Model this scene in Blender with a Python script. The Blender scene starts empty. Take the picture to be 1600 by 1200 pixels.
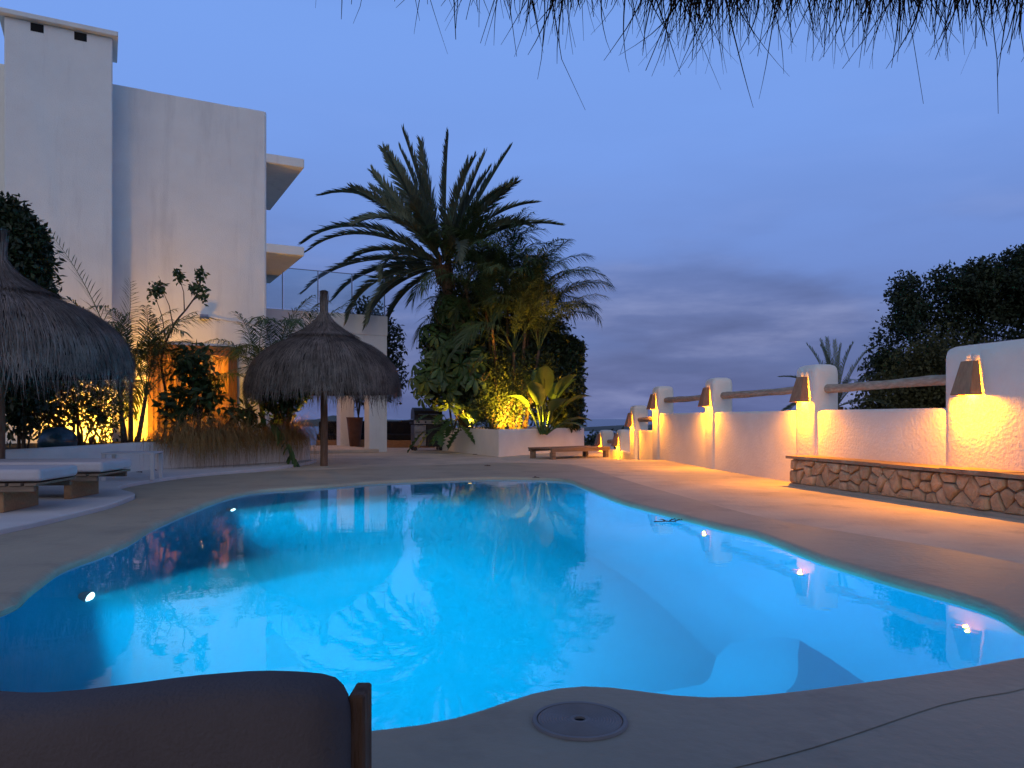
import bpy, bmesh, math, random
import numpy as np
from mathutils import Vector, Matrix, noise

R = math.radians
sc = bpy.context.scene
col = sc.collection
HC = 0.95                                    # eye height of the photographer, sitting low

# ------------------------------------------------------------------ camera
cam_d = bpy.data.cameras.new('camera'); cam = bpy.data.objects.new('camera', cam_d); col.objects.link(cam)
cam_d.sensor_width = 36; cam_d.lens = 27.0; cam_d.shift_y = 54 / 1600
cam_d.clip_start = 0.02; cam_d.clip_end = 90000
cam.location = (0, 0, HC); cam.rotation_euler = (R(90), 0, 0)
sc.camera = cam

# ------------------------------------------------------------------ world: dusk sky with a low cloud bank
SUN_EL, SUN_AZ = 26, 188                     # last glow of the sunset, behind the camera (azimuth from +Y, clockwise)
w = bpy.data.worlds.new('World'); sc.world = w; w.use_nodes = True
nt = w.node_tree; nt.nodes.clear()
def N(t, tree=None, **kw):
    n = (tree or nt).nodes.new(t)
    for k, v in kw.items():
        if k in n.inputs.keys(): n.inputs[k].default_value = v
        else: setattr(n, k, v)
    return n
def ramp(tree, stops, interp='LINEAR'):
    n = tree.nodes.new('ShaderNodeValToRGB'); n.color_ramp.interpolation = interp
    els = n.color_ramp.elements
    while len(els) < len(stops): els.new(0.5)
    for e, (p, c) in zip(els, stops):
        e.position = p; e.color = (*c, 1) if len(c) == 3 else c
    return n
def world():
    L = nt.links.new
    tc = N('ShaderNodeTexCoord'); sep = N('ShaderNodeSeparateXYZ'); L(tc.outputs['Generated'], sep.inputs[0])
    base = ramp(nt, [(0.0, (.085, .12, .28)), (.06, (.10, .145, .34)), (.17, (.15, .25, .61)), (.32, (.18, .335, .81)),
                     (.46, (.185, .355, .85)), (.72, (.085, .15, .36)), (1.0, (.05, .09, .22))])
    L(sep.outputs['Z'], base.inputs[0])
    mp = N('ShaderNodeMapping'); mp.inputs['Scale'].default_value = (2.3, 2.3, 7.5); mp.inputs['Location'].default_value = (.6, .2, .35)
    L(tc.outputs['Generated'], mp.inputs[0])
    n1 = N('ShaderNodeTexNoise', Scale=1.35, Detail=7.0, Roughness=.52); L(mp.outputs[0], n1.inputs['Vector'])
    cov = ramp(nt, [(.34, (0, 0, 0)), (.60, (1, 1, 1))], 'EASE'); L(n1.outputs[0], cov.inputs[0])
    low = ramp(nt, [(0.0, (.95,) * 3), (.10, (.92,) * 3), (.17, (.6,) * 3), (.25, (.13,) * 3), (.40, (.02,) * 3), (1, (.0,) * 3)])
    L(sep.outputs['Z'], low.inputs[0])
    m = N('ShaderNodeMath', operation='MULTIPLY'); L(cov.outputs[0], m.inputs[0]); L(low.outputs[0], m.inputs[1])
    mp2 = N('ShaderNodeMapping'); mp2.inputs['Scale'].default_value = (3.2, 3.2, 15.0); L(tc.outputs['Generated'], mp2.inputs[0])
    n2 = N('ShaderNodeTexNoise', Scale=1.6, Detail=6.0, Roughness=.55); L(mp2.outputs[0], n2.inputs['Vector'])
    cc = ramp(nt, [(.36, (.088, .118, .28)), (.52, (.125, .165, .37)), (.70, (.23, .27, .50))]); L(n2.outputs[0], cc.inputs[0])
    mix = N('ShaderNodeMixRGB'); L(m.outputs[0], mix.inputs[0]); L(base.outputs[0], mix.inputs[1]); L(cc.outputs[0], mix.inputs[2])
    bg = N('ShaderNodeBackground', Strength=1.0); L(mix.outputs[0], bg.inputs[0])
    sky = N('ShaderNodeTexSky'); sky.sky_type = 'NISHITA'; sky.sun_disc = False
    sky.sun_elevation = R(2.0); sky.sun_rotation = R(SUN_AZ); sky.altitude = 80
    bg2 = N('ShaderNodeBackground', Strength=0.008); L(sky.outputs[0], bg2.inputs[0])
    add = N('ShaderNodeAddShader'); L(bg.outputs[0], add.inputs[0]); L(bg2.outputs[0], add.inputs[1])
    out = N('ShaderNodeOutputWorld'); L(add.outputs[0], out.inputs[0])
world()

sun_d = bpy.data.lights.new('sun', 'SUN'); sun = bpy.data.objects.new('sun', sun_d); col.objects.link(sun)
sun_d.energy = 0.66; sun_d.angle = R(60); sun_d.color = (1.0, .82, .54)
sd = Vector((math.sin(R(SUN_AZ)) * math.cos(R(SUN_EL)), math.cos(R(SUN_AZ)) * math.cos(R(SUN_EL)), math.sin(R(SUN_EL))))
sun.rotation_euler = sd.to_track_quat('Z', 'Y').to_euler(); sun.location = sd * 40

vs = sc.view_settings; vs.view_transform = 'Standard'; vs.look = 'None'; vs.exposure = 0; vs.gamma = 1; vs.use_curve_mapping = False
sc.render.engine = 'CYCLES'
cy = sc.cycles; cy.use_denoising = True; cy.max_bounces = 8; cy.transparent_max_bounces = 24
cy.caustics_reflective = False; cy.caustics_refractive = True; cy.sample_clamp_indirect = 2.5

# ------------------------------------------------------------------ helpers
def G(px, py, z=0.0):                        # photo pixel -> world point on the level z
    Y = 1200 * (HC - z) / (py - 654); return Vector(((px - 800) * Y / 1200, Y, z))
def tag(o, label=None, cat=None, group=None, kind=None):
    if label: o['label'] = label
    if cat: o['category'] = cat
    if group: o['group'] = group
    if kind: o['kind'] = kind
    return o
def empty(name, loc, rz=0.0, label=None, cat=None, group=None):
    o = bpy.data.objects.new(name, None); col.objects.link(o); o.location = loc; o.rotation_euler = (0, 0, rz)
    o.empty_display_size = .2
    return tag(o, label, cat, group)
def frame(d):
    d = d.normalized(); a = Vector((0, 0, 1)) if abs(d.z) < .95 else Vector((1, 0, 0))
    s = d.cross(a).normalized(); return s, s.cross(d).normalized()

class MB:
    def __init__(s): s.v = []; s.f = []
    def add(s, vs_, fs):
        o = len(s.v); s.v += [tuple(p) for p in vs_]; s.f += [tuple(i + o for i in f) for f in fs]; return s
    def box(s, x0, x1, y0, y1, z0, z1):
        return s.add([(x0,y0,z0),(x1,y0,z0),(x1,y1,z0),(x0,y1,z0),(x0,y0,z1),(x1,y0,z1),(x1,y1,z1),(x0,y1,z1)],
                     [(3,2,1,0),(4,5,6,7),(0,1,5,4),(1,2,6,5),(2,3,7,6),(3,0,4,7)])
    def rbox(s, x0, x1, y0, y1, z0, z1, r=.02, n=3):          # box with rounded edges
        bm = bmesh.new(); bmesh.ops.create_cube(bm, size=1)
        for v in bm.verts:
            v.co = Vector(((x0+x1)/2 + v.co.x*(x1-x0), (y0+y1)/2 + v.co.y*(y1-y0), (z0+z1)/2 + v.co.z*(z1-z0)))
        bmesh.ops.bevel(bm, geom=bm.edges[:], offset=r, segments=n, profile=.5, affect='EDGES')
        bm.verts.index_update(); s.add([v.co for v in bm.verts], [[v.index for v in f.verts] for f in bm.faces]); bm.free(); return s
    def prism(s, pts, z0, z1):
        n = len(pts)
        return s.add([(p[0],p[1],z0) for p in pts] + [(p[0],p[1],z1) for p in pts],
                     [tuple(range(n-1,-1,-1)), tuple(range(n,2*n))] + [(i,(i+1)%n,n+(i+1)%n,n+i) for i in range(n)])
    def tube(s, path, rad, n=7, cap=True):
        path = [Vector(p) for p in path]; k = len(path)
        if not isinstance(rad, (list, tuple)): rad = [rad]*k
        vs_ = []
        for i, p in enumerate(path):
            d = path[min(i+1,k-1)] - path[max(i-1,0)]; a, b = frame(d)
            for j in range(n):
                t = 2*math.pi*j/n; vs_.append(p + (a*math.cos(t) + b*math.sin(t))*rad[i])
        fs = [(i*n+j, i*n+(j+1)%n, (i+1)*n+(j+1)%n, (i+1)*n+j) for i in range(k-1) for j in range(n)]
        if cap: fs += [tuple(range(n-1,-1,-1)), tuple(range((k-1)*n, k*n))]
        return s.add(vs_, fs)
    def lathe(s, prof, n=24, c=(0,0,0), cap=True, jit=None):
        vs_ = []
        for r, z in prof:
            for j in range(n):
                t = 2*math.pi*j/n; vs_.append((c[0]+r*math.cos(t), c[1]+r*math.sin(t), c[2]+z))
        k = len(prof)
        fs = [(i*n+j, i*n+(j+1)%n, (i+1)*n+(j+1)%n, (i+1)*n+j) for i in range(k-1) for j in range(n)]
        if cap: fs += [tuple(range(n-1,-1,-1)), tuple(range((k-1)*n, k*n))]
        return s.add(vs_, fs)
    def build(s, name, mat, parent=None, loc=None, local=False, smooth=False, keep=False):
        me = bpy.data.meshes.new(name)
        off = Vector((0,0,0))
        if parent is not None and not local:
            p = parent
            while p is not None: off = off + p.location; p = p.parent
        if loc is not None: off = off + Vector(loc)
        v = s.v if off.length == 0 else [(a-off.x, b-off.y, c-off.z) for a,b,c in s.v]
        me.from_pydata(v, [], s.f); me.materials.append(mat)
        if smooth: me.polygons.foreach_set('use_smooth', [True]*len(me.polygons))
        if not keep: bm = bmesh.new(); bm.from_mesh(me); bmesh.ops.recalc_face_normals(bm, faces=bm.faces[:]); bm.to_mesh(me); bm.free()
        o = bpy.data.objects.new(name, me); col.objects.link(o)
        if parent is not None: o.parent = parent
        if loc is not None: o.location = loc
        if smooth and len(me.polygons) < 60000: me.set_sharp_from_angle(angle=R(42))
        return o
def thing(mb, name, mat, label, cat, loc, group=None, smooth=False):
    return tag(mb.build(name, mat, loc=loc, smooth=smooth), label, cat, group)
def structure(mb, name, mat, smooth=False, keep=False): return tag(mb.build(name, mat, smooth=smooth, keep=keep), kind='structure')

def np_mesh(name, V, quads, mat, parent=None, origin=(0,0,0)):   # fast quad mesh from arrays
    me = bpy.data.meshes.new(name); V = np.asarray(V, np.float32) - np.asarray(origin, np.float32); F = np.asarray(quads, np.int32)
    me.vertices.add(len(V)); me.vertices.foreach_set('co', V.ravel())
    me.loops.add(F.size); me.loops.foreach_set('vertex_index', F.ravel())
    me.polygons.add(len(F)); me.polygons.foreach_set('loop_start', np.arange(0, F.size, 4, dtype=np.int32))
    me.update(calc_edges=True); me.materials.append(mat)
    o = bpy.data.objects.new(name, me); col.objects.link(o)
    if parent is not None: o.parent = parent
    return o
def spline(pts, per=8, closed=False):
    P = [Vector(p) for p in pts]; n = len(P); out = []
    for i in range(n if closed else n-1):
        if closed: a,b,c,d = P[i-1],P[i],P[(i+1)%n],P[(i+2)%n]
        else: a,b,c,d = P[max(i-1,0)],P[i],P[i+1],P[min(i+2,n-1)]
        for k in range(per):
            t = k/per; out.append(.5*((2*b)+(c-a)*t+(2*a-5*b+4*c-d)*t*t+(3*b-a-3*c+d)*t**3))
    if not closed: out.append(P[-1])
    return out
def resample(P, step, closed=True):
    P = list(P) + ([P[0]] if closed else []); L = [0]
    for a,b in zip(P,P[1:]): L.append(L[-1]+(b-a).length)
    n = max(4, round(L[-1]/step)); out = []; j = 0
    for k in range(n if closed else n+1):
        t = L[-1]*k/n
        while j < len(P)-2 and L[j+1] < t: j += 1
        u = (t-L[j])/max(1e-9, L[j+1]-L[j]); out.append(P[j].lerp(P[j+1], min(1,u)))
    return out
def area2(P): return sum(P[i].x*P[(i+1)%len(P)].y - P[(i+1)%len(P)].x*P[i].y for i in range(len(P)))
def offset(P, d, sm=3):                      # closed loop, +d outwards
    n = len(P); sgn = 1 if area2(P) > 0 else -1; out = []
    for i in range(n):
        t = (P[(i+1)%n]-P[i-1]).normalized(); out.append(P[i] + Vector((t.y,-t.x,0))*sgn*d)
    for _ in range(sm): out = [(out[i-1]+out[i]*2+out[(i+1)%n])/4 for i in range(n)]
    return out
def fill(loops, z, mb=None):                 # flat sheet between closed loops (first is outer)
    bm = bmesh.new(); ed = []
    for lp in loops:
        vs_ = [bm.verts.new((p[0],p[1],z)) for p in lp]
        ed += [bm.edges.new((vs_[i], vs_[(i+1)%len(vs_)])) for i in range(len(vs_))]
    bmesh.ops.triangle_fill(bm, use_beauty=True, use_dissolve=False, edges=ed)
    mb = mb or MB(); bm.verts.index_update(); bm.normal_update()
    mb.add([v.co for v in bm.verts], [[v.index for v in (f.verts if f.normal.z > 0 else reversed(f.verts))] for f in bm.faces]); bm.free(); return mb

# ------------------------------------------------------------------ materials
MAT = {}
def mat(name, c1, c2=None, scale=4.0, rough=.85, bump=0.0, bscale=40.0, spec=.3, island=0.0, stretch=None, metal=0.0,
        trans=0.0, detail=5.0, stain=None, coat=0.0):
    m = bpy.data.materials.new(name); m.use_nodes = True; t = m.node_tree; L = t.links.new
    b = t.nodes['Principled BSDF']; b.inputs['Roughness'].default_value = rough; b.inputs['Metallic'].default_value = metal
    b.inputs['Specular IOR Level'].default_value = spec
    if coat: b.inputs['Coat Weight'].default_value = coat
    tc = t.nodes.new('ShaderNodeTexCoord'); vec = tc.outputs['Object']
    if stretch:
        mp = t.nodes.new('ShaderNodeMapping'); mp.inputs['Scale'].default_value = stretch; L(vec, mp.inputs[0]); vec = mp.outputs[0]
    c2 = c2 or tuple(x*.8 for x in c1)
    n = N('ShaderNodeTexNoise', t, Scale=scale, Detail=detail, Roughness=.6); L(vec, n.inputs['Vector'])
    r = ramp(t, [(.32, c2), (.68, c1)]); L(n.outputs[0], r.inputs[0]); c = r.outputs[0]
    if stain:                                   # (colour, scale, threshold, amount)
        sn = N('ShaderNodeTexNoise', t, Scale=stain[1], Detail=6.0, Roughness=.65)
        if len(stain) > 4: sm_ = t.nodes.new('ShaderNodeMapping'); sm_.inputs['Scale'].default_value = stain[4]; L(tc.outputs['Object'], sm_.inputs[0]); L(sm_.outputs[0], sn.inputs['Vector'])
        else: L(tc.outputs['Object'], sn.inputs['Vector'])
        sr = ramp(t, [(stain[2], (0,0,0)), (min(.99, stain[2]+.16), (stain[3],)*3)]); L(sn.outputs[0], sr.inputs[0])
        mx = t.nodes.new('ShaderNodeMixRGB'); L(sr.outputs[0], mx.inputs[0]); L(c, mx.inputs[1]); mx.inputs[2].default_value = (*stain[0],1); c = mx.outputs[0]
    if island:
        g = t.nodes.new('ShaderNodeNewGeometry'); oi = t.nodes.new('ShaderNodeObjectInfo')
        a = N('ShaderNodeMath', t, operation='MULTIPLY_ADD'); L(g.outputs['Random Per Island'], a.inputs[0]); a.inputs[1].default_value = island; a.inputs[2].default_value = 1-island/2
        a2 = N('ShaderNodeMath', t, operation='MULTIPLY_ADD'); L(oi.outputs['Random'], a2.inputs[0]); a2.inputs[1].default_value = .3; a2.inputs[2].default_value = .85
        a3 = N('ShaderNodeMath', t, operation='MULTIPLY'); L(a.outputs[0], a3.inputs[0]); L(a2.outputs[0], a3.inputs[1])
        vm = t.nodes.new('ShaderNodeVectorMath'); vm.operation = 'SCALE'; L(c, vm.inputs[0]); L(a3.outputs[0], vm.inputs['Scale']); c = vm.outputs[0]
    L(c, b.inputs['Base Color'])
    if bump:
        bn = N('ShaderNodeTexNoise', t, Scale=bscale, Detail=4.0); L(vec, bn.inputs['Vector'])
        bp = N('ShaderNodeBump', t, Strength=min(1, bump), Distance=.02); L(bn.outputs[0], bp.inputs['Height']); L(bp.outputs[0], b.inputs['Normal'])
    if trans:                                   # thin leaves let light through
        tr = t.nodes.new('ShaderNodeBsdfTranslucent'); L(c, tr.inputs[0]); ms = t.nodes.new('ShaderNodeMixShader'); ms.inputs[0].default_value = trans
        L(b.outputs[0], ms.inputs[1]); L(tr.outputs[0], ms.inputs[2]); L(ms.outputs[0], t.nodes['Material Output'].inputs[0])
    MAT[name] = m; return m
def glow(name, c, s):
    m = bpy.data.materials.new(name); m.use_nodes = True; t = m.node_tree; t.nodes.clear()
    e = N('ShaderNodeEmission', t, Strength=s); e.inputs[0].default_value = (*c,1); o = t.nodes.new('ShaderNodeOutputMaterial')
    t.links.new(e.outputs[0], o.inputs[0]); MAT[name] = m; return m
STUCCO = mat('white_stucco', (.78,.79,.73), (.71,.72,.67), 1.3, .92, .4, 45, .15, stain=((.42,.42,.40), 1.0, .52, .28, (2.6,2.6,.32)))
WALLW = mat('white_plaster', (.82,.76,.65), (.75,.69,.59), 2.5, .92, .35, 26, .15, stain=((.6,.56,.5), 1.7, .60, .35))
CEMENT = mat('grey_microcement', (.43,.355,.24), (.35,.288,.198), .9, .62, .35, 22, .35, stain=((.20,.17,.125), 1.6, .52, .40))
PALE = mat('pale_cement', (.64,.53,.385), (.50,.41,.30), 1.2, .85, .4, 24, .2, stain=((.30,.265,.22), 1.5, .52, .55))
SLABM = mat('pale_terrace', (.66,.605,.55), (.55,.50,.455), 1.1, .85, .25, 30, .2, stain=((.42,.39,.37), 1.9, .60, .4))
POOLM = mat('pool_plaster', (.05,.55,.76), (.035,.50,.72), 1.2, .8, .1, 20, .2)
WOOD = mat('weathered_wood', (.30,.21,.14), (.17,.12,.085), 3, .8, .5, 30, .2, stretch=(1,14,14))
LOGW = mat('grey_log', (.50,.39,.29), (.30,.225,.16), 4, .85, .6, 18, .15, stretch=(9,1.2,9))
POSTW = mat('brown_post', (.22,.13,.085), (.12,.07,.045), 5, .8, .6, 16, .2, stretch=(8,8,1))
HOODW = mat('lamp_hood_wood', (.40,.20,.105), (.27,.13,.07), 6, .6, .3, 30, .3, stretch=(6,6,1))
LEGW = mat('oak_block', (.40,.22,.11), (.27,.145,.07), 4, .7, .3, 24, .25, stretch=(2,8,8))
DOORW = mat('door_wood', (.26,.13,.06), (.17,.08,.035), 4, .6, .3, 20, .3, stretch=(8,8,1))
THATCH = mat('thatch', (.20,.165,.14), (.09,.075,.064), 3, .95, 0, 1, .08, island=.9)
FRINGE = mat('fringe_straw', (.16,.11,.075), (.07,.048,.033), 3, .95, 0, 1, .05, island=.9)
THATCHB = mat('thatch_bed', (.06,.05,.045), (.04,.034,.03), 6, .95, .6, 40, .05)
CUSH = mat('white_cushion', (.50,.46,.46), (.45,.41,.41), 3, .95, .25, 90, .1)
DARKC = mat('taupe_cushion', (.17,.14,.13), (.135,.11,.105), 4, .95, .3, 160, .1)
BLACKF = mat('black_fabric', (.022,.022,.025), (.015,.015,.017), 5, .9, .2, 80, .1)
METALB = mat('black_metal', (.03,.03,.033), (.02,.02,.022), 5, .45, 0, 1, .5, metal=.4)
STEEL = mat('brushed_steel', (.35,.35,.36), (.25,.25,.26), 8, .35, 0, 1, .5, metal=.9)
WHITEM = mat('white_metal', (.62,.60,.58), (.55,.53,.51), 6, .5, 0, 1, .4)
STONE = mat('bench_stone', (.52,.38,.23), (.33,.235,.14), 7, .9, .9, 16, .15, island=.5, stain=((.58,.46,.32), 5, .55, .6))
STONED = mat('bench_mortar', (.25,.20,.15), (.16,.13,.10), 12, .95, .8, 40, .1)
CAPST = mat('bench_cap', (.36,.25,.16), (.22,.15,.10), 8, .85, .7, 20, .2)
POTM = mat('brown_pot', (.11,.05,.03), (.07,.03,.02), 6, .5, .2, 20, .4)
TEAL = mat('teal_glaze', (.012,.05,.065), (.006,.025,.035), 9, .3, .2, 20, .5, stain=((.45,.5,.5), 16, .66, .8))
SOIL = mat('soil', (.06,.045,.03), (.03,.024,.018), 9, .95, .9, 20, .1)
LID = mat('lid_plastic', (.27,.245,.225), (.21,.19,.175), 6, .6, .1, 60, .35)
DARK = mat('dark_hole', (.012,.011,.01), (.01,.01,.01), 3, .9)
TRUNKM = mat('palm_trunk', (.17,.11,.07), (.075,.05,.032), 14, .95, .9, 14, .1)
BARK = mat('bark', (.11,.085,.06), (.05,.04,.03), 12, .95, .8, 20, .1)
L_PALM = mat('date_palm_leaf', (.145,.175,.105), (.08,.10,.06), 2, .55, 0, 1, .35, island=.5, trans=.2)
L_ARECA = mat('areca_leaf', (.085,.13,.045), (.045,.075,.025), 2, .5, 0, 1, .4, island=.5, trans=.3)
L_DARK = mat('dark_leaf', (.035,.058,.022), (.018,.032,.012), 3, .5, 0, 1, .4, island=.7, trans=.25)
L_MID = mat('mid_leaf', (.06,.10,.03), (.03,.055,.018), 3, .5, 0, 1, .4, island=.7, trans=.3)
L_BIG = mat('big_leaf', (.075,.14,.04), (.04,.08,.022), 2, .42, .2, 14, .45, island=.3, trans=.3)
L_TREE = mat('tree_leaf', (.035,.05,.022), (.016,.026,.012), 3, .6, 0, 1, .3, island=.7, trans=.2)
L_OLIVE = mat('olive_leaf', (.10,.095,.03), (.055,.055,.02), 3, .6, 0, 1, .3, island=.6, trans=.3)
L_GRASS = mat('golden_grass', (.42,.27,.11), (.27,.165,.06), 3, .8, 0, 1, .2, island=.6, trans=.3)
L_DRY = mat('dry_leaf', (.10,.04,.02), (.06,.025,.015), 8, .8)
HILLM = mat('far_hill', (.10,.11,.09), (.06,.07,.06), .004, .95)
TERR = mat('hillside', (.06,.06,.035), (.03,.033,.02), .08, .95)
SEAM = mat('sea_water', (.03,.06,.12), (.025,.05,.10), .002, .25, 0, 1, .5)
BULB = glow('lamp_bulb', (1,.60,.10), 14)
SPOTG = glow('spot_glass', (1,.66,.14), 16)
POOLG = glow('pool_lamp_glass', (.55,.95,1), 9)
TOWNG = glow('town_light', (1,.85,.6), 12)
ROOMG = glow('lit_room', (1,.42,.08), .55)
def glass():
    m = bpy.data.materials.new('clear_glass'); m.use_nodes = True; t = m.node_tree; t.nodes.clear(); L = t.links.new
    tr = t.nodes.new('ShaderNodeBsdfTransparent'); tr.inputs[0].default_value = (.86,.92,.92,1)
    gl = t.nodes.new('ShaderNodeBsdfGlossy'); gl.inputs['Roughness'].default_value = .02
    fr = N('ShaderNodeFresnel', t, IOR=1.5); mx = t.nodes.new('ShaderNodeMixShader'); o = t.nodes.new('ShaderNodeOutputMaterial')
    L(fr.outputs[0], mx.inputs[0]); L(tr.outputs[0], mx.inputs[1]); L(gl.outputs[0], mx.inputs[2]); L(mx.outputs[0], o.inputs[0]); return m
GLASS = glass()
def water():
    m = bpy.data.materials.new('pool_water'); m.use_nodes = True; t = m.node_tree; t.nodes.clear(); L = t.links.new
    tc = t.nodes.new('ShaderNodeTexCoord')
    n = N('ShaderNodeTexNoise', t, Scale=4.5, Detail=3.0, Roughness=.5); L(tc.outputs['Object'], n.inputs['Vector'])
    bp = N('ShaderNodeBump', t, Strength=.045, Distance=.02); L(n.outputs[0], bp.inputs['Height'])
    gl = t.nodes.new('ShaderNodeBsdfGlass'); gl.inputs['Roughness'].default_value = 0.0; gl.inputs['IOR'].default_value = 1.333; gl.inputs[0].default_value = (.94,1,1,1); L(bp.outputs[0], gl.inputs['Normal'])
    o = t.nodes.new('ShaderNodeOutputMaterial'); L(gl.outputs[0], o.inputs[0])
    vab = t.nodes.new('ShaderNodeVolumeAbsorption'); vab.inputs['Color'].default_value = (.02,.80,.96,1); vab.inputs['Density'].default_value = .22
    vad = t.nodes.new('ShaderNodeAddShader')
    vsc = t.nodes.new('ShaderNodeVolumeScatter'); vsc.inputs['Color'].default_value = (.10,.90,.97,1); vsc.inputs['Density'].default_value = .32; vsc.inputs['Anisotropy'].default_value = .6
    L(vsc.outputs[0], vad.inputs[0]); L(vab.outputs[0], vad.inputs[1]); L(vad.outputs[0], o.inputs['Volume']); return m
WATER = water()
def light(kind, parent, pos, power, color, radius=.03, aim=None, angle=120, blend=.6, local=False):
    d = bpy.data.lights.new('lamp_light', kind); d.energy = power; d.color = color; d.shadow_soft_size = radius
    o = bpy.data.objects.new('lamp_light', d); col.objects.link(o); o.parent = parent
    o.location = Vector(pos) if local else Vector(pos) - parent.location
    if kind == 'SPOT':
        d.spot_size = R(angle); d.spot_blend = blend
        o.rotation_euler = (-Vector(aim)).to_track_quat('Z', 'Y').to_euler()
    return o

# ------------------------------------------------------------------ ground, deck, pool
POOL_PX = [(0,958),(50,925),(100,890),(160,868),(205,848),(235,829),(265,815),(300,800),(350,781),(400,770),(460,765),(520,761),(600,755),
           (700,751),(770,749),(840,750),(885,753),(912,763),(960,783),(1000,795),(1060,810),(1130,828),(1180,839),(1250,866),(1300,884),
           (1400,914),(1500,941),(1560,962),(1600,988)]
NEAR_PX = [(1600,1037),(1560,1044),(1500,1056),(1400,1071),(1300,1085),(1200,1098),(1100,1104),(1040,1099),(980,1089),(920,1083),(870,1087),
           (815,1099),(760,1120),(700,1139),(640,1150),(565,1157)]
zw = -.03
poolP = [G(x,y,zw) for x,y in POOL_PX] + [Vector((2.36,3.18,zw))] + [G(x,y,zw) for x,y in NEAR_PX] + \
        [Vector(p) for p in ((-.9,2.24,zw),(-1.5,2.25,zw),(-2.2,2.35,zw),(-2.75,2.7,zw),(-2.85,3.2,zw))]
pool = resample(spline(poolP, 6, True), .11)
for p in pool: p.z = 0
def sl(lp, z): return [Vector((p.x,p.y,z)) for p in lp]
def strips(mb, rings):
    n = len(rings[0])
    for a,b in zip(rings, rings[1:]):
        mb.add(list(a)+list(b), [(i,(i+1)%n,n+(i+1)%n,n+i) for i in range(n)])
    return mb
def welded(rings):
    mb = MB(); n = len(rings[0]); vs_ = [p for r in rings for p in r]
    return mb.add(vs_, [(k*n+i, k*n+(i+1)%n, (k+1)*n+(i+1)%n, (k+1)*n+i) for k in range(len(rings)-1) for i in range(n)])

COPE = [(-4.13,6.2),(-4.11,6.67),(-4.14,7.3),(-4.18,7.97),(-4.33,8.7),(-4.5,9.2),(-5.0,9.83),(-5.25,10.6),(-5.1,12.2),(-4.5,13.4),(-3.5,14.1),(-2.5,15),
        (-1.3,15.7),(0,16.2),(1.0,15.9),(1.42,14.8),(1.6,13.0),(1.83,10.96),(2.04,9.42),(2.34,7.5),(2.7,6.48),(3.07,5.67),(3.3,4.9),(3.3,4.1),(2.7,3.2),
        (1.76,2.66),(1.43,2.53),(.68,2.10),(-.2,1.8),(-1.5,1.65),(-2.9,1.75),(-3.9,2.7),(-4.15,4.4)]
cope = resample(spline([(x,y,0) for x,y in COPE], 6, True), .16)
lip = offset(pool, .05, 1)
structure(fill([cope, lip], .012), 'pool_coping', CEMENT, keep=True)
lipmb = welded([sl(lip,.012), sl(offset(pool,.03,1),.009), sl(offset(pool,.012,1),-.002), sl(pool,-.02), sl(pool,-.12)])
structure(lipmb, 'coping_lip', CEMENT, True)
rings_ = [sl(offset(pool,.015,1),-.10)]; cur = pool; po = 0.0
for k in range(1,11):                                     # bowl-shaped sides
    a_ = R(9*k); o_ = 1.0*(1-math.cos(a_)); cur = offset(cur, -(o_-po), 2+k); po = o_; rings_.append(sl(cur, -.10-1.4*math.sin(a_)))
basin = welded(rings_); fill([cur], -1.5, basin)
structure(basin, 'pool_basin', POOLM, True)
shelf = resample(spline([(.2,2.2,0),(.3,3.2,0),(.42,3.60,0),(.81,3.73,0),(1.21,3.83,0),(1.49,4.05,0),(1.66,4.45,0),(1.9,4.95,0),(2.4,5.3,0),(2.8,4.6,0),(2.8,2.4,0),(1.6,2.0,0)],5,True), .12)
shm = welded([sl(offset(shelf,.6,4),-1.55), sl(offset(shelf,.3,3),-1.44), sl(offset(shelf,.1,1),-1.34), sl(shelf,-1.30)]); fill([shelf], -1.30, shm)
structure(shm, 'pool_shelf', POOLM, True)
wl_ = offset(pool,.025,1); wb_ = offset(pool,.025,1)
wm = fill([wl_], zw); wm = strips(wm, [sl(wl_,zw), sl(wb_,-1.9)]); b_ = fill([wb_], -1.9); b_.f = [f[::-1] for f in b_.f]; wm.add(b_.v, b_.f)
bm = bmesh.new(); vv = [bm.verts.new(v) for v in wm.v]; [bm.faces.new([vv[i] for i in f]) for f in wm.f]; bmesh.ops.remove_doubles(bm, verts=bm.verts[:], dist=1e-4)
bmesh.ops.recalc_face_normals(bm, faces=bm.faces[:]); bm.verts.index_update(); wm = MB().add([v.co for v in bm.verts], [[v.index for v in f.verts] for f in bm.faces]); bm.free()
structure(wm, 'water', WATER, keep=True)

WALLP = [(6.2,2.6),(5.85,4.2),(5.5,5.7),(5.13,7.25),(4.83,8.6),(4.31,10.88),(4.17,11.5),(3.8,14.25),(3.45,17.98),(3.40,18.3)]
wallc = [Vector((x,y,0)) for x,y in WALLP]
deck = [(-13,-5),(6.6,-5),(6.45,2.6),(6.1,4.2),(5.75,5.7),(5.38,7.25),(5.08,8.6),(4.56,10.88),(4.40,11.5),(4.02,14.25),(3.68,17.5),(2.3,17.9),(2.5,20),(2.6,27),(-6,28.5),(-13,24)]
structure(fill([[Vector((x,y,0)) for x,y in deck], offset(pool,.12,1)], 0), 'terrace_paving', PALE, keep=True)
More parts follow.
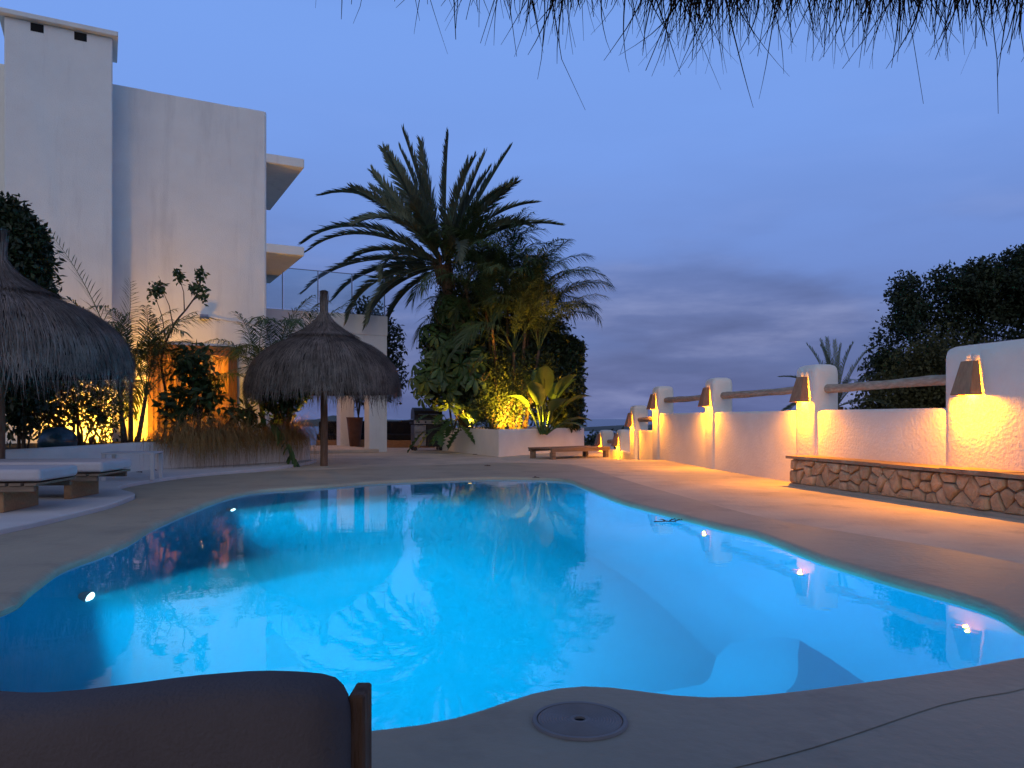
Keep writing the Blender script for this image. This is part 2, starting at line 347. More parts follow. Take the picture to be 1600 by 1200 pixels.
# pale raised slab under the loungers with a wavy edge
left = [(-4.3,3.0),(-4.33,4.6),(-4.15,6.2),(-4.13,6.67),(-4.16,7.3),(-4.2,7.97),(-4.35,8.7),(-4.52,9.2),(-5.02,9.83),(-5.27,10.6),(-5.12,12.2),(-4.6,13.4),(-4.3,14.6),(-4.2,16.0)]
lw = spline([(x,y,0) for x,y in left], 6)
poly = [(p.x,p.y) for p in lw] + [(-4.3,16.9),(-9,16.9),(-12.5,12),(-12.5,3.0)]
top = [Vector((x+( -.012 if i < len(lw) else 0),y,0)) for i,(x,y) in enumerate(poly)]
sm = MB(); n = len(poly)
sm.add([(x,y,-.02) for x,y in poly]+[(x,y,.048) for x,y in poly]+[(p.x,p.y,.058) for p in top], [(i,(i+1)%n,n+(i+1)%n,n+i) for i in range(n)]+[(n+i,n+(i+1)%n,2*n+(i+1)%n,2*n+i) for i in range(n)])
fill([top], .058, sm)
structure(sm, 'lounger_terrace', SLABM)

near = [(-12,-4.8),(6.3,-4.8),(6.3,2.5),(4.6,4.3),(3.1,4.05),(2.6,3.35),(1.72,2.72),(1.40,2.60),(.66,2.17),(-.2,1.87),(-1.5,1.72),(-2.85,1.82),(-3.8,2.75),(-4.2,2.9),(-12,2.9)]
structure(fill([[Vector((x,y,0)) for x,y in near]], .0095), 'near_paving', CEMENT, keep=True)
# hillside falling to the sea, sea, far hills
def terrain():
    mb = MB(); nx, ny = 60, 46; vs_ = []
    for j in range(ny+1):
        for i in range(nx+1):
            t = j/ny; y = -30 + 1500*t**2.6; x = (i/nx-.5)*(140+2200*t**1.6)
            d = max(0, y-24) + max(0, abs(x-(-3))-11)*.9
            z = -.35 - .26*d if d < 120 else -.35-31.2-.09*(d-120)
            z += noise.noise(Vector((x*.02,y*.02,0)))*min(6, d*.06)
            vs_.append((x,y,max(z,-66)))
    fs = [(j*(nx+1)+i, j*(nx+1)+i+1, (j+1)*(nx+1)+i+1, (j+1)*(nx+1)+i) for j in range(ny) for i in range(nx)]
    return mb.add(vs_, fs)
hm = terrain()
# open the hillside below the pool
hm.f = [f for f in hm.f if not all(-14 < hm.v[i][0] < 8 and -6 < hm.v[i][1] < 22 for i in f)]
structure(hm, 'hillside', TERR, True)
sea = MB(); k = 48
sea.add([(0,0,-60)]+[(70000*math.cos(2*math.pi*i/k),70000*math.sin(2*math.pi*i/k),-60) for i in range(k)], [(0,1+i,1+(i+1)%k) for i in range(k)])
structure(sea, 'sea', SEAM)
def hills(name, cx, cy, wx, wy, h, seed):
    mb = MB(); a, b = 40, 10; vs_ = []
    for j in range(b+1):
        for i in range(a+1):
            u, v = i/a*2-1, j/b*2-1
            e = max(0, 1-u*u)*max(0, 1-v*v)
            vs_.append((cx+u*wx, cy+v*wy, -61 + h*e**.8*(.75+.5*noise.noise(Vector((u*2.3+seed, v*1.2, seed))))))
    mb.add(vs_, [(j*(a+1)+i, j*(a+1)+i+1, (j+1)*(a+1)+i+1, (j+1)*(a+1)+i) for j in range(b) for i in range(a)])
    structure(mb, name, HILLM, True)
hills('far_hill', -1450, 6500, 420, 500, 92, 1.3)
hills('far_hill', -900, 7200, 620, 500, 70, 4.1)
hills('far_hill', -2600, 7000, 900, 500, 80, 7.7)
hills('far_hill', 1500, 4200, 1300, 500, 42, 9.2)

# ------------------------------------------------------------------ right boundary wall with piers, logs, lamps
def wall_at(y):
    for a,b in zip(wallc, wallc[1:]):
        if a.y <= y <= b.y:
            return a.lerp(b, (y-a.y)/(b.y-a.y)), (b-a).normalized()
    return wallc[-1], (wallc[-1]-wallc[-2]).normalized()
def sweep_wall(path, th, h, zb=-.3, r=.05):
    path = [Vector(p) for p in path]; prof = [(0,zb),(0,h-r)]+[(r-r*math.cos(a),h-r+r*math.sin(a)) for a in (R(30),R(60),R(90))]+[(th-r+r*math.sin(a),h-r+r*math.cos(a)) for a in (0,R(30),R(60),R(90))]+[(th,zb)]
    k = len(prof); vs_ = []; nP = len(path)
    for i,p in enumerate(path):
        t = (path[min(i+1,nP-1)]-path[max(i-1,0)]).normalized(); nn = Vector((t.y,-t.x,0))      # to the right of the path
        vs_ += [p + nn*o + Vector((0,0,z)) for o,z in prof]
    fs = [(i*k+j, i*k+j+1, (i+1)*k+j+1, (i+1)*k+j) for i in range(nP-1) for j in range(k-1)]
    fs += [tuple(range(k)), tuple(range((nP-1)*k, nP*k))]
    return MB().add(vs_, fs)
def rounded_pier(c, t, L, th, z0, h, mb=None):           # superellipse footprint, softly domed top
    nn = Vector((t.y,-t.x,0)); mb = mb or MB(); rings = []; q = 28
    for s_,z in ((1,z0),(1,h-.14),(.975,h-.09),(.92,h-.05),(.80,h-.02),(.5,h+.004),(.02,h+.010)):
        ring = []
        for i in range(q):
            a = 2*math.pi*i/q; ca, sa = math.cos(a), math.sin(a); e = .32
            x = math.copysign(abs(ca)**e, ca)*(L/2-(1-s_)*.16); y = math.copysign(abs(sa)**e, sa)*(th/2-(1-s_)*.16)
            ring.append(c + t*x + nn*y + Vector((0,0,z)))
        rings.append(ring)
    vs_ = [p for r in rings for p in r]; m = len(rings)
    return mb.add(vs_, [(a*q+i, a*q+(i+1)%q, (a+1)*q+(i+1)%q, (a+1)*q+i) for a in range(m-1) for i in range(q)] + [tuple(range((m-1)*q, m*q))])
bw = empty('boundary_wall', (4.2,11.5,0), label='white plastered garden wall with rounded piers and log rails beside the pool', cat='wall')
path = resample(spline([(x,y,0) for x,y in WALLP], 6), .3, False)
sweep_wall(path, .30, 1.07).build('wall', WALLW, bw, smooth=True)
PIER = {}
for nm,y0,L,h in (('a',7.75,1.75,1.74),('b',11.1,.52,1.72),('c',14.6,.5,1.715),('d',18.2,.48,1.71)):
    p,t = wall_at(y0); nn = Vector((t.y,-t.x,0)); c = p + nn*.165
    rounded_pier(c, t, L, .40, -.2, h).build('pier', WALLW, bw, smooth=True); PIER[nm] = (c,t,nn,L,.40,h)
def log(a, b, r, seed):
    random.seed(seed); n = 12; pts = []; rad = []
    for i in range(n+1):
        u = i/n; p = a.lerp(b,u); pts.append(p+Vector((0,0,math.sin(u*3+seed)*.012+random.uniform(-.004,.004)))); rad.append(r*(1+.10*math.sin(u*5+seed)+random.uniform(-.05,.05)))
    return MB().tube(pts, rad, 10)
for i,(n1,n2,z1,z2) in enumerate((('a','b',1.385,1.385),('b','c',1.39,1.385),('c','d',1.39,1.37))):
    c1,t1,nn,L1,_,_ = PIER[n1]; c2,t2,_,L2,_,_ = PIER[n2]
    a = c1+t1*(L1/2-.06); b = c2-t2*(L2/2-.06)
    if n1 == 'c' : b = c2 - t2*(L2/2-.05)
    log(Vector((a.x,a.y,z1)), Vector((b.x,b.y,z2)), .062, i+2).build('log_rail', LOGW, bw, smooth=True)
# lower wall going down the steps
lw2 = empty('lower_wall', (3.0,21,0), label='lower white wall stepping down past the end of the terrace', cat='wall')
sweep_wall([(3.42,18.3,0),(3.34,19.2,0),(3.22,20.4,0)], .3, .66, -1.6).build('wall', WALLW, lw2, smooth=True)
sweep_wall([(3.24,20.45,0),(3.15,22.6,0),(2.82,24.4,0)], .3, .02, -1.6).build('wall', WALLW, lw2, smooth=True)
for nm,x,y,h,tx in (('e',3.34,20.2,1.29,-.10),('f',3.30,22.6,.62,-.12),('g',2.98,24.3,.58,-.17)):
    t = Vector((tx,1,0)).normalized(); nn = Vector((t.y,-t.x,0)); c = Vector((x,y,0))
    rounded_pier(c, t, .48, .40, -1.6, h).build('pier', WALLW, lw2, smooth=True); PIER[nm] = (c,t,nn,.48,.40,h)
log(Vector((3.30,20.2,.93)), Vector((3.44,18.2,.93)), .06, 11).build('log_rail', LOGW, lw2, smooth=True)
log(Vector((2.99,24.3,.24)), Vector((3.30,22.6,.24)), .06, 12).build('log_rail', LOGW, lw2, smooth=True)

def wall_lamp(key, along, zt, label, power):
    c,t,nn,L,th,h = PIER[key]; o = c + t*along - nn*(th/2); o = Vector((o.x,o.y,zt-.36))
    e = empty('wall_lamp', o, label=label, cat='wall lamp', group='lamps on the boundary wall')
    out = -nn
    def P(a,b,z): return o + t*a + out*b + Vector((0,0,z))
    H = .36; wt, wb, dt, db = .085, .135, .075, .165; k = .016
    def panel(q):                                         # thick board from 4 outer corners
        q = [Vector(x) for x in q]; nrm = (q[1]-q[0]).cross(q[3]-q[0]).normalized()*k
        return MB().add(q+[x-nrm for x in q], [(0,1,2,3),(7,6,5,4),(0,4,5,1),(1,5,6,2),(2,6,7,3),(3,7,4,0)])
    cen = P(0,.06,.18)
    def orient(q):
        q = [Vector(x) for x in q]; nrm = (q[1]-q[0]).cross(q[3]-q[0])
        return q if nrm.dot(sum(q,Vector())/4-cen) > 0 else q[::-1]
    for q in ([P(-wb,db,0),P(wb,db,0),P(wt,dt,H),P(-wt,dt,H)], [P(-wb,.012,0),P(-wb,db-.004,0),P(-wt,dt-.004,H),P(-wt,.012,H)],
              [P(wb,.012,0),P(wb,db-.004,0),P(wt,dt-.004,H),P(wt,.012,H)], [P(-wt+.004,.012,H-.002),P(wt-.004,.012,H-.002),P(wt-.004,dt-.006,H-.002),P(-wt+.004,dt-.006,H-.002)]):
        panel(orient(q)).build('hood_board', HOODW, e)
    MB().lathe([(.012,.075),(.030,.055),(.038,.025),(.034,-.005),(.018,-.026),(.002,-.032)], 12, P(0,.085,.105)).build('bulb', BULB, e, smooth=True)
    MB().tube([P(0,.085,.175),P(0,.085,.27),P(0,.015,.275)], .014, 8).build('lamp_holder', METALB, e)
    light('POINT', e, P(0,.085,.030), power*2.4, (1,.335,.002), .03)
for a in (('a',.42,1.56,'wooden wall lamp on the broad tall pier above the stone bench',72),
          ('b',0,1.55,'wooden wall lamp on the pier at the far end of the stone bench',75),
          ('c',0,1.54,'wooden wall lamp between two log rails in the middle of the wall',75),
          ('d',0,1.53,'wooden wall lamp on the farthest full-height pier of the wall',75),
          ('e',0,1.10,'wooden wall lamp on the pier one step down the wall',65),
          ('f',0,.50,'wooden wall lamp on the right pier of the lowest pair',55),
          ('g',0,.46,'small leftmost wooden wall lamp beside the low daybed',55)): wall_lamp(*a)

# stone bench: every stone its own piece
def voronoi(W, H, nx, ny, seed):
    random.seed(seed); S = []
    for j in range(ny):
        for i in range(nx):
            S.append(((i+.5+(.5 if j%2 else 0)-.25+random.uniform(-.36,.36))*W/nx, (j+.5+random.uniform(-.34,.34))*H/ny))
    cells = []
    for a in S:
        P = [(0,0),(W,0),(W,H),(0,H)]
        for b in S:
            if a is b or abs(a[0]-b[0]) > W/nx*4: continue
            mx,my = (a[0]+b[0])/2,(a[1]+b[1])/2; dx,dy = b[0]-a[0],b[1]-a[1]; Q = []
            for k in range(len(P)):
                p,q = P[k],P[(k+1)%len(P)]; sp = (p[0]-mx)*dx+(p[1]-my)*dy; sq = (q[0]-mx)*dx+(q[1]-my)*dy
                if sp <= 0: Q.append(p)
                if sp*sq < 0: u = sp/(sp-sq); Q.append((p[0]+(q[0]-p[0])*u, p[1]+(q[1]-p[1])*u))
            P = Q
            if len(P) < 3: break
        if len(P) >= 3: cells.append(P)
    return cells
def bench():
    a = Vector((3.94,10.86,0)); b = Vector((5.32,4.8,0)); t = (b-a).normalized(); nn = Vector((-t.y,t.x,0))   # nn: into the wall
    if nn.x < 0: nn = -nn
    Lb = (b-a).length; H = .385; e = empty('stone_bench', a, label='low bench of rough tan stones along the foot of the white wall', cat='bench')
    def P(s,d,z): return a + t*s + nn*d + Vector((0,0,z))
    core = MB().add([P(.02,.03,0),P(Lb,.03,0),P(Lb,.5,0),P(.02,.5,0),P(.02,.03,H),P(Lb,.03,H),P(Lb,.5,H),P(.02,.5,H)], [(3,2,1,0),(4,5,6,7),(0,1,5,4),(1,2,6,5),(2,3,7,6),(3,0,4,7)])
    core.build('mortar_core', STONED, e)
    MB().add([P(-.01,-.035,0),P(Lb,-.035,0),P(Lb,.03,0),P(-.01,.03,0),P(-.01,-.015,.035),P(Lb,-.015,.035),P(Lb,.03,.05),P(-.01,.03,.05)], [(3,2,1,0),(4,5,6,7),(0,1,5,4),(1,2,6,5),(2,3,7,6),(3,0,4,7)]).build('skirting', CEMENT, e)
    for ci,c in enumerate(voronoi(Lb, H-.04, 29, 3, 5)):
        random.seed(ci); cx = sum(p[0] for p in c)/len(c); cz = sum(p[1] for p in c)/len(c)
        pts = []                                           # knock the corners off
        for k in range(len(c)):
            p,q,r_ = c[k-1],c[k],c[(k+1)%len(c)]
            pts += [(q[0]+(p[0]-q[0])*.13,q[1]+(p[1]-q[1])*.13),(q[0]+(r_[0]-q[0])*.13,q[1]+(r_[1]-q[1])*.13)]
        size = max(math.hypot(p[0]-cx,p[1]-cz) for p in pts)
        if size < .03: continue
        g = .008; pr = random.uniform(.02,.065); mb = MB(); m = len(pts); rings = []
        tx, tz = random.uniform(-.12,.12), random.uniform(-.15,.15)
        for s_,dep in ((1,.05),(1,.0),(.97,-pr*.55),(.82,-pr),(.45,-pr*1.12)):
            ring = []
            for (x,z) in pts:
                d = math.hypot(x-cx,z-cz); f = max(.2,(d-g)/max(d,1e-6))*s_
                X, Z = cx+(x-cx)*f, cz+(z-cz)*f
                jit = random.uniform(-.006,.006) if dep < 0 else 0
                ring.append(P(X, .03+dep+jit+((X-cx)*tx+(Z-cz)*tz if dep < 0 else 0), Z+.035))
            rings.append(ring)
        mb.add([p for r_ in rings for p in r_], [(q*m+i,q*m+(i+1)%m,(q+1)*m+(i+1)%m,(q+1)*m+i) for q in range(4) for i in range(m)]+[tuple(range(4*m,5*m))])
        mb.build('stone', STONE, e)
    s = -.04; i = 0
    while s < Lb:
        random.seed(i+90); l = random.uniform(.55,.95); e1 = min(s+l,Lb); q = []
        k = 7
        for j in range(k+1): q.append(P(s+(e1-s-.006)*j/k, -.045+random.uniform(-.012,.012), 0))
        q += [P(e1-.006,.47,0),P(s,.47,0)]
        zt = H+.042+random.uniform(-.004,.004)
        MB().prism([(p.x,p.y) for p in q], H+.001, zt).build('cap_stone', CAPST, e); s = e1; i += 1
bench()

# ------------------------------------------------------------------ house
UZ = R(28); U = Vector((math.cos(UZ),math.sin(UZ),0)); Vv = Vector((-math.sin(UZ),math.cos(UZ),0)); B0 = Vector((-5.64,17.66,0))
def HL(x,y,z): return B0 + U*x + Vv*y + Vector((0,0,z))
house = empty('house', B0, UZ, 'tall white stucco house with a chimney block, balcony slabs and arched porch', 'house')
def hp(name, m, mb, parent=house, smooth=False): return mb.build(name, m, parent, local=True, smooth=smooth)
H8 = 8.02; D0, D1, DT, DB = -2.46, -.655, 2.56, .5
hp('wall', STUCCO, MB().rbox(-9.0,D0,0,6.0,-.3,H8,.05,2))
hp('wall', STUCCO, MB().rbox(D1,0,0,.35,-.3,H8-.0,.05,2))
hp('wall', STUCCO, MB().box(D0-.06,D1+.06,.002,.345,DT,H8-.03))
hp('wall', STUCCO, MB().box(D0-.06,D1+.06,.004,.34,-.3,DB))
hp('wall', STUCCO, MB().box(-.33,-.004,.3,6.0,-.3,H8-.012))
hp('wall', STUCCO, MB().box(D0-.1,-.1,5.7,5.99,-.3,H8-.014))
hp('roof', STUCCO, MB().box(D0-.1,-.1,.12,5.9,H8-.25,H8-.06))
hp('ceiling', STUCCO, MB().box(D0-.1,-.2,.3,5.8,2.9,3.1))
ch = hp('chimney_block', STUCCO, MB().rbox(-5.0,-3.15,-.62,.5,-.3,8.70,.03,2))
hp('chimney_cap', STUCCO, MB().rbox(-5.10,-3.05,-.74,.6,8.70,8.80,.015,2), house)
for xx in (-4.46,-3.72):
    hp('vent', DARK, MB().box(xx-.11,xx+.11,-.626,-.5,8.51,8.67), house)
wn = hp('window', DARK, MB().box(-6.3,-5.45,-.012,.02,4.4,6.2), house)
for z0,z1 in ((6.85,7.06),(4.78,4.99)):
    hp('balcony_slab', STUCCO, MB().rbox(-.02,.86,.02,4.2,z0,z1,.012,1), house)
# door: frame, leaves with panes, lit room behind
hp('door_frame', DOORW, MB().box(D0,D1,-.03,.12,DT-.09,DT).box(D0,D0+.09,-.03,.12,DB,DT-.09).box(D1-.09,D1,-.03,.12,DB,DT-.09))
dw = (D1-D0-.18)/3
for i in range(3):
    x0 = D0+.09+dw*i; x1 = x0+dw
    lf = hp('door', DOORW, MB().box(x0+.004,x0+.085,.02,.07,DB,DT-.094).box(x1-.085,x1-.004,.02,.07,DB,DT-.094).box(x0+.085,x1-.085,.022,.068,DB,DB+.14).box(x0+.085,x1-.085,.022,.068,DT-.20,DT-.094).box(x0+.085,x1-.085,.024,.066,1.45,1.52))
    hp('pane', GLASS, MB().box(x0+.085,x1-.085,.04,.048,DB+.14,1.45), lf); hp('pane', GLASS, MB().box(x0+.085,x1-.085,.04,.048,1.52,DT-.20), lf)
hp('curtain', mat('curtain', (.42,.25,.12), (.3,.17,.08), 8, .9, .4, 12, .1, stretch=(14,14,.4), trans=.4), MB().add([(D0+.1+(D1-D0-.2)*i/40, .42+.035*math.sin(i*1.9), z) for z in (DB,DT) for i in range(41)], [(i,i+1,42+i,41+i) for i in range(40) if not 24 < i < 31]))
rl = light('POINT', house, (-1.2,1.2,2.0), 300, (1,.38,.05), .15, local=True)
# porch
hp('porch_roof', STUCCO, MB().rbox(-.1,3.84,2.74,6.4,3.30,3.87,.03,2))
am = MB(); x0,x1 = .7,3.30; zs = 2.35; pts = [(x0-.9,0),(x0-.9,3.31),(3.82,3.31),(3.82,-.02),(x1,-.02),(x1,zs)]
cx = (x0+x1)/2; rx = (x1-x0)/2
pts += [(cx+rx*math.cos(a), zs+.62*math.sin(a)) for a in [math.pi*i/20 for i in range(1,20)]] + [(x0,zs),(x0,-.02)]
pts = pts[:1] + pts[1:]; pts[0] = (x0-.9,-.02)
n = len(pts)
bm = bmesh.new(); va = [bm.verts.new((x,2.77,z)) for x,z in pts]; vb = [bm.verts.new((x,3.22,z)) for x,z in pts]
for ring in (va,vb): bmesh.ops.triangle_fill(bm, use_beauty=True, edges=[bm.edges.new((ring[i],ring[(i+1)%n])) for i in range(n)])
for i in range(n): bm.faces.new((va[i],va[(i+1)%n],vb[(i+1)%n],vb[i]))
bm.verts.index_update(); am.add([v.co for v in bm.verts], [[v.index for v in f.verts] for f in bm.faces]); bm.free()
hp('porch_wall', STUCCO, am)
hp('porch_step', PALE, MB().rbox(-.2,3.5,2.5,6.3,.0,.09,.012,1))
hp('porch_column', STUCCO, MB().rbox(3.34,3.8,5.9,6.36,0,3.32,.02,1)); hp('porch_column', STUCCO, MB().rbox(-.3,.25,5.9,6.36,0,3.32,.02,1))
pl = hp('porch_light', BULB, MB().lathe([(.05,.0),(.05,-.05),(.02,-.06)], 12, (2.0,4.6,3.29)), house)
light('POINT', house, (2.0,4.6,3.12), 60, (1,.42,.10), .08, local=True)
# terrace balustrade of glass on the porch roof
bal = empty('glass_balustrade', HL(0,2.85,3.87), UZ, 'clear glass balustrade on the terrace above the porch', 'balustrade')
for i in range(4):
    a,b = .02+i*.95, .93+i*.95
    MB().box(a,b-.02,0,.014,.04,1.12).build('pane', GLASS, bal, local=True)
    MB().box(b-.015,b+.012,-.008,.022,0,1.13).build('post', STEEL, bal, local=True)
MB().box(.0,3.8,-.006,.02,1.122,1.14).build('top_rail', STEEL, bal, local=True)
# flood light with cable
fl = empty('floodlight', HL(-1.36,-.001,3.2), UZ, 'small white floodlight box with cable high on the house wall', 'floodlight')
MB().rbox(-.10,.10,-.11,-.02,-.06,.06,.012,2).build('housing', WHITEM, fl, local=True); MB().box(-.085,.085,-.116,-.108,-.045,.045).build('pane', STEEL, fl, local=True)
MB().box(-.03,.03,-.02,0,-.03,.03).build('bracket', WHITEM, fl, local=True)
MB().tube([(.10,-.02,.0),(.5,-.015,-.05),(.9,-.015,-.09),(1.3,-.015,-.12)], .008, 6).build('cable', WHITEM, fl, local=True)

# ------------------------------------------------------------------ planters
def planter_wall(pts, h, th, z0=-.05): return sweep_wall(resample(spline(pts,5), .25, False), th, h, z0, .04)
pl1 = empty('garden_planter', (-6.3,13.5,0), label='long low white planter wall in front of the house, behind the loungers', cat='planter')
w1 = [(-6.9,7.6,0),(-6.53,9.85,0),(-6.42,11.4,0),(-6.27,13.5,0),(-5.5,14.7,0),(-4.75,15.8,0),(-4.45,16.5,0),(-4.5,17.1,0),(-5.0,17.9,0)]
wl = planter_wall(w1[::-1], .54, .22); wl.build('wall', WALLW, pl1, smooth=True)
ins = [(p[0]-.12,p[1]+.08) for p in w1]
MB().prism(ins+[(-6.2,17.5),(-9.5,15.5),(-10.5,9)], .1, .47).build('soil', SOIL, pl1)
pl2 = empty('palm_planter', (-.3,19.2,0), label='white angular planter under the tall palm behind the pool', cat='planter')
w2 = [(-2.35,23.4),(-1.43,21.5),(-.33,19.0),(2.15,22.9),(2.1,23.5),(1.2,26),(-1.6,26)]
def loop_wall(pts, h, th):
    P = [Vector((x,y,0)) for x,y in pts]; I = offset(P,-th,0); n = len(P); mb = MB(); r = .03
    vs_ = [p+Vector((0,0,-.05)) for p in P]+[p+Vector((0,0,h-r)) for p in P]+[a.lerp(b,.12)+Vector((0,0,h)) for a,b in zip(P,I)]+[a.lerp(b,.88)+Vector((0,0,h)) for a,b in zip(P,I)]+[p+Vector((0,0,h-r)) for p in I]+[p+Vector((0,0,-.05)) for p in I]
    return mb.add(vs_, [(k*n+i,k*n+(i+1)%n,(k+1)*n+(i+1)%n,(k+1)*n+i) for k in range(5) for i in range(n)]), I
lwm, I2 = loop_wall(w2, .68, .2); lwm.build('wall', WALLW, pl2)
MB().prism([(p.x,p.y) for p in offset([Vector((x,y,0)) for x,y in w2],-.15,0)], .1, .58).build('soil', SOIL, pl2)

# ------------------------------------------------------------------ thatched parasols
PROF = [(.07,3.08),(.11,2.98),(.20,2.84),(.42,2.66),(.68,2.52),(.70,2.50),(.96,2.40),(1.22,2.21),(1.41,1.97),(1.49,1.74),(1.51,1.55),(1.51,1.42)]
def prof_at(s, P):
    L = [0]
    for a,b in zip(P,P[1:]): L.append(L[-1]+math.hypot(b[0]-a[0],b[1]-a[1]))
    s = max(0,min(L[-1]-1e-6,s))
    for i in range(len(P)-1):
        if s <= L[i+1]:
            u = (s-L[i])/(L[i+1]-L[i]); return (P[i][0]+(P[i+1][0]-P[i][0])*u, P[i][1]+(P[i+1][1]-P[i][1])*u)
def prof_len(P): return sum(math.hypot(b[0]-a[0],b[1]-a[1]) for a,b in zip(P,P[1:]))
def strands(P, n, wd, seed, smin=0.0, lmin=.35, lmax=.75, hang=.2, wild=.06, lift=.045):
    rnd = random.Random(seed); T = prof_len(P); V = []; F = []
    for _ in range(n):
        az = rnd.random()*2*math.pi; s0 = smin + (T-smin)*rnd.random()**.75*1.0; ln = rnd.uniform(lmin,lmax); s0 = min(s0, T-.18)
        off = rnd.uniform(0,lift); tw = rnd.gauss(0,.05); k = 4; base = len(V); wv = wd*rnd.uniform(.6,1.3); daz = rnd.gauss(0,.03)
        end = s0+ln; lim = T+rnd.expovariate(1/hang)*.6 - .08*rnd.random()
        if end > lim: end = lim
        for i in range(k+1):
            u = i/k; s = s0+(end-s0)*u
            if s <= T: r,z = prof_at(s,P)
            else: r,z = prof_at(T,P); z -= (s-T); r += (s-T)*rnd.uniform(-.15,.12)
            r += off*u + wild*u*u*rnd.uniform(-.3,.6); a = az+daz*u+tw*u*u*.4
            x,y = r*math.cos(a), r*math.sin(a); hw = wv*(1-.75*u)*.5; sx,sy = -math.sin(a),math.cos(a)
            V += [(x-sx*hw,y-sy*hw,z+off*.4),(x+sx*hw,y+sy*hw,z+off*.4)]
            if i: F.append((base+2*i-2,base+2*i-1,base+2*i+1,base+2*i))
    return V,F
def parasol(loc, n, wd, seed, label, sc_=1.0, post_r=.06, near=False, zs=1.0):
    e = empty('thatched_parasol', loc, label=label, cat='parasol', group='thatched parasols')
    P = [(r*sc_, 1.42+(z-1.42)*zs) for r,z in PROF]; Z = lambda z: 1.42+(z-1.42)*zs
    bed = [(max(.03,r-.05),z-.03) for r,z in P]
    inner = [(max(.02,r-.13),z-.10) for r,z in P][::-1]
    inner[0] = (inner[0][0], bed[-1][1]+.10)
    bed[-1] = (bed[-1][0], bed[-1][1]+.10)
    MB().lathe(bed+inner, 40, (0,0,0), cap=False).build('thatch_bed', THATCHB, e, local=True, smooth=True)
    V,F = strands(P, n, wd, seed, lmax=.8, hang=.05 if near else .2); o = np_mesh('thatch', V, F, FRINGE if near else THATCH, e); o['kind'] = 'stuff'
    V,F = strands([(.07*sc_,Z(3.10)),(.13*sc_,Z(2.99)),(.22*sc_,Z(2.87)),(.45*sc_,Z(2.70)),(.72*sc_,Z(2.55))], max(500,n//6), wd, seed+3, lmin=.25, lmax=.5, hang=.04, lift=.03)
    o = np_mesh('thatch_cap', V, F, THATCH, e); o['kind'] = 'stuff'
    MB().lathe([(.11,Z(3.0)),(.075,Z(3.08)),(.062,Z(3.2)),(.07,Z(3.36)),(.085,Z(3.5)),(.05,Z(3.52))], 14).build('spike', THATCHB, e, local=True, smooth=True)
    V = []; F = []; rnd = random.Random(seed+9)
    for i in range(260):
        a = rnd.random()*6.283; z0 = rnd.uniform(2.98,3.2); z1 = z0+rnd.uniform(.15,.36); b = len(V)
        for j in range(3):
            u = j/2; z = z0+(z1-z0)*u; r = .068+.03*abs((z-3.18)/.3)**1.3+rnd.uniform(0,.012); hw = wd*.4*(1-.6*u); z = Z(z)
            V += [(r*math.cos(a)+hw*math.sin(a), r*math.sin(a)-hw*math.cos(a), z),(r*math.cos(a)-hw*math.sin(a), r*math.sin(a)+hw*math.cos(a), z)]
            if j: F.append((b+2*j-2,b+2*j-1,b+2*j+1,b+2*j))
    o = np_mesh('spike_straw', V, F, THATCH, e); o['kind'] = 'stuff'
    for i in range(10):
        a = 2*math.pi*i/10+.2; MB().tube([(.05*math.cos(a),.05*math.sin(a),Z(2.86)),(.72*sc_*math.cos(a),.72*sc_*math.sin(a),Z(2.36)),(1.30*sc_*math.cos(a),1.30*sc_*math.sin(a),Z(1.78))], .018, 5).build('rib', POSTW, e, local=True)
    MB().tube([(0,0,-.195 if near else 0),(.005,0,.8),(-.004,.004,1.7),(0,0,Z(2.95))], [post_r,post_r*.95,post_r*.9,post_r*.8], 10).build('post', POSTW, e, local=True, smooth=True)
    return e
parasol((-6.27,9.4,.05), 11000, .011, 4, 'grey thatched parasol over the white loungers at the left edge', .97, zs=.86)
parasol((-3.77,15.4,0), 9000, .014, 8, 'grey thatched parasol standing beyond the pool in front of the porch', 1.0, .075)
pn = parasol((.56,-.34,.195), 9000, .004, 15, 'thatched parasol overhead whose dark straw fringe hangs into the top', 1.08, near=True)
# loose fringe of the near parasol
def fringe(n, seed):
    rnd = random.Random(seed); V = []; F = []; cl = [(rnd.random()*6.283, rnd.uniform(.015,.05), rnd.uniform(.3,1.0)) for _ in range(150)]
    for _ in range(n):
        if rnd.random() < .75: c = cl[rnd.randrange(150)]; az = rnd.gauss(c[0], c[1]); lf = c[2]
        else: az = rnd.random()*6.283; lf = .4
        r = rnd.uniform(1.50,1.66); z = rnd.uniform(1.46,1.62); ln = rnd.uniform(.0,.09)*(.3+lf)+(rnd.expovariate(16) if rnd.random() < .05 else 0); ln = min(ln,.13)
        dirr = rnd.gauss(.10,.22); dira = rnd.gauss(0,.28); cu = rnd.gauss(0,.5); wv = rnd.uniform(.0014,.0042); b = len(V); k = 6; rad = Vector((math.cos(az),math.sin(az),0)); tan = Vector((-rad.y,rad.x,0)); p = rad*r+Vector((0,0,z))
        for i in range(k+1):
            hw = wv*(1-.8*i/k)*.5; V += [tuple(p-tan*hw),tuple(p+tan*hw)]
            if i: F.append((b+2*i-2,b+2*i-1,b+2*i+1,b+2*i))
            d = Vector((0,0,-1))+rad*dirr+tan*dira; p = p+d.normalized()*(ln+.06)/k; dira += cu/k*rnd.uniform(0,2)
    return V,F
V,F = fringe(26000, 77)
o = np_mesh('fringe', V, F, FRINGE, pn); o['kind'] = 'stuff'

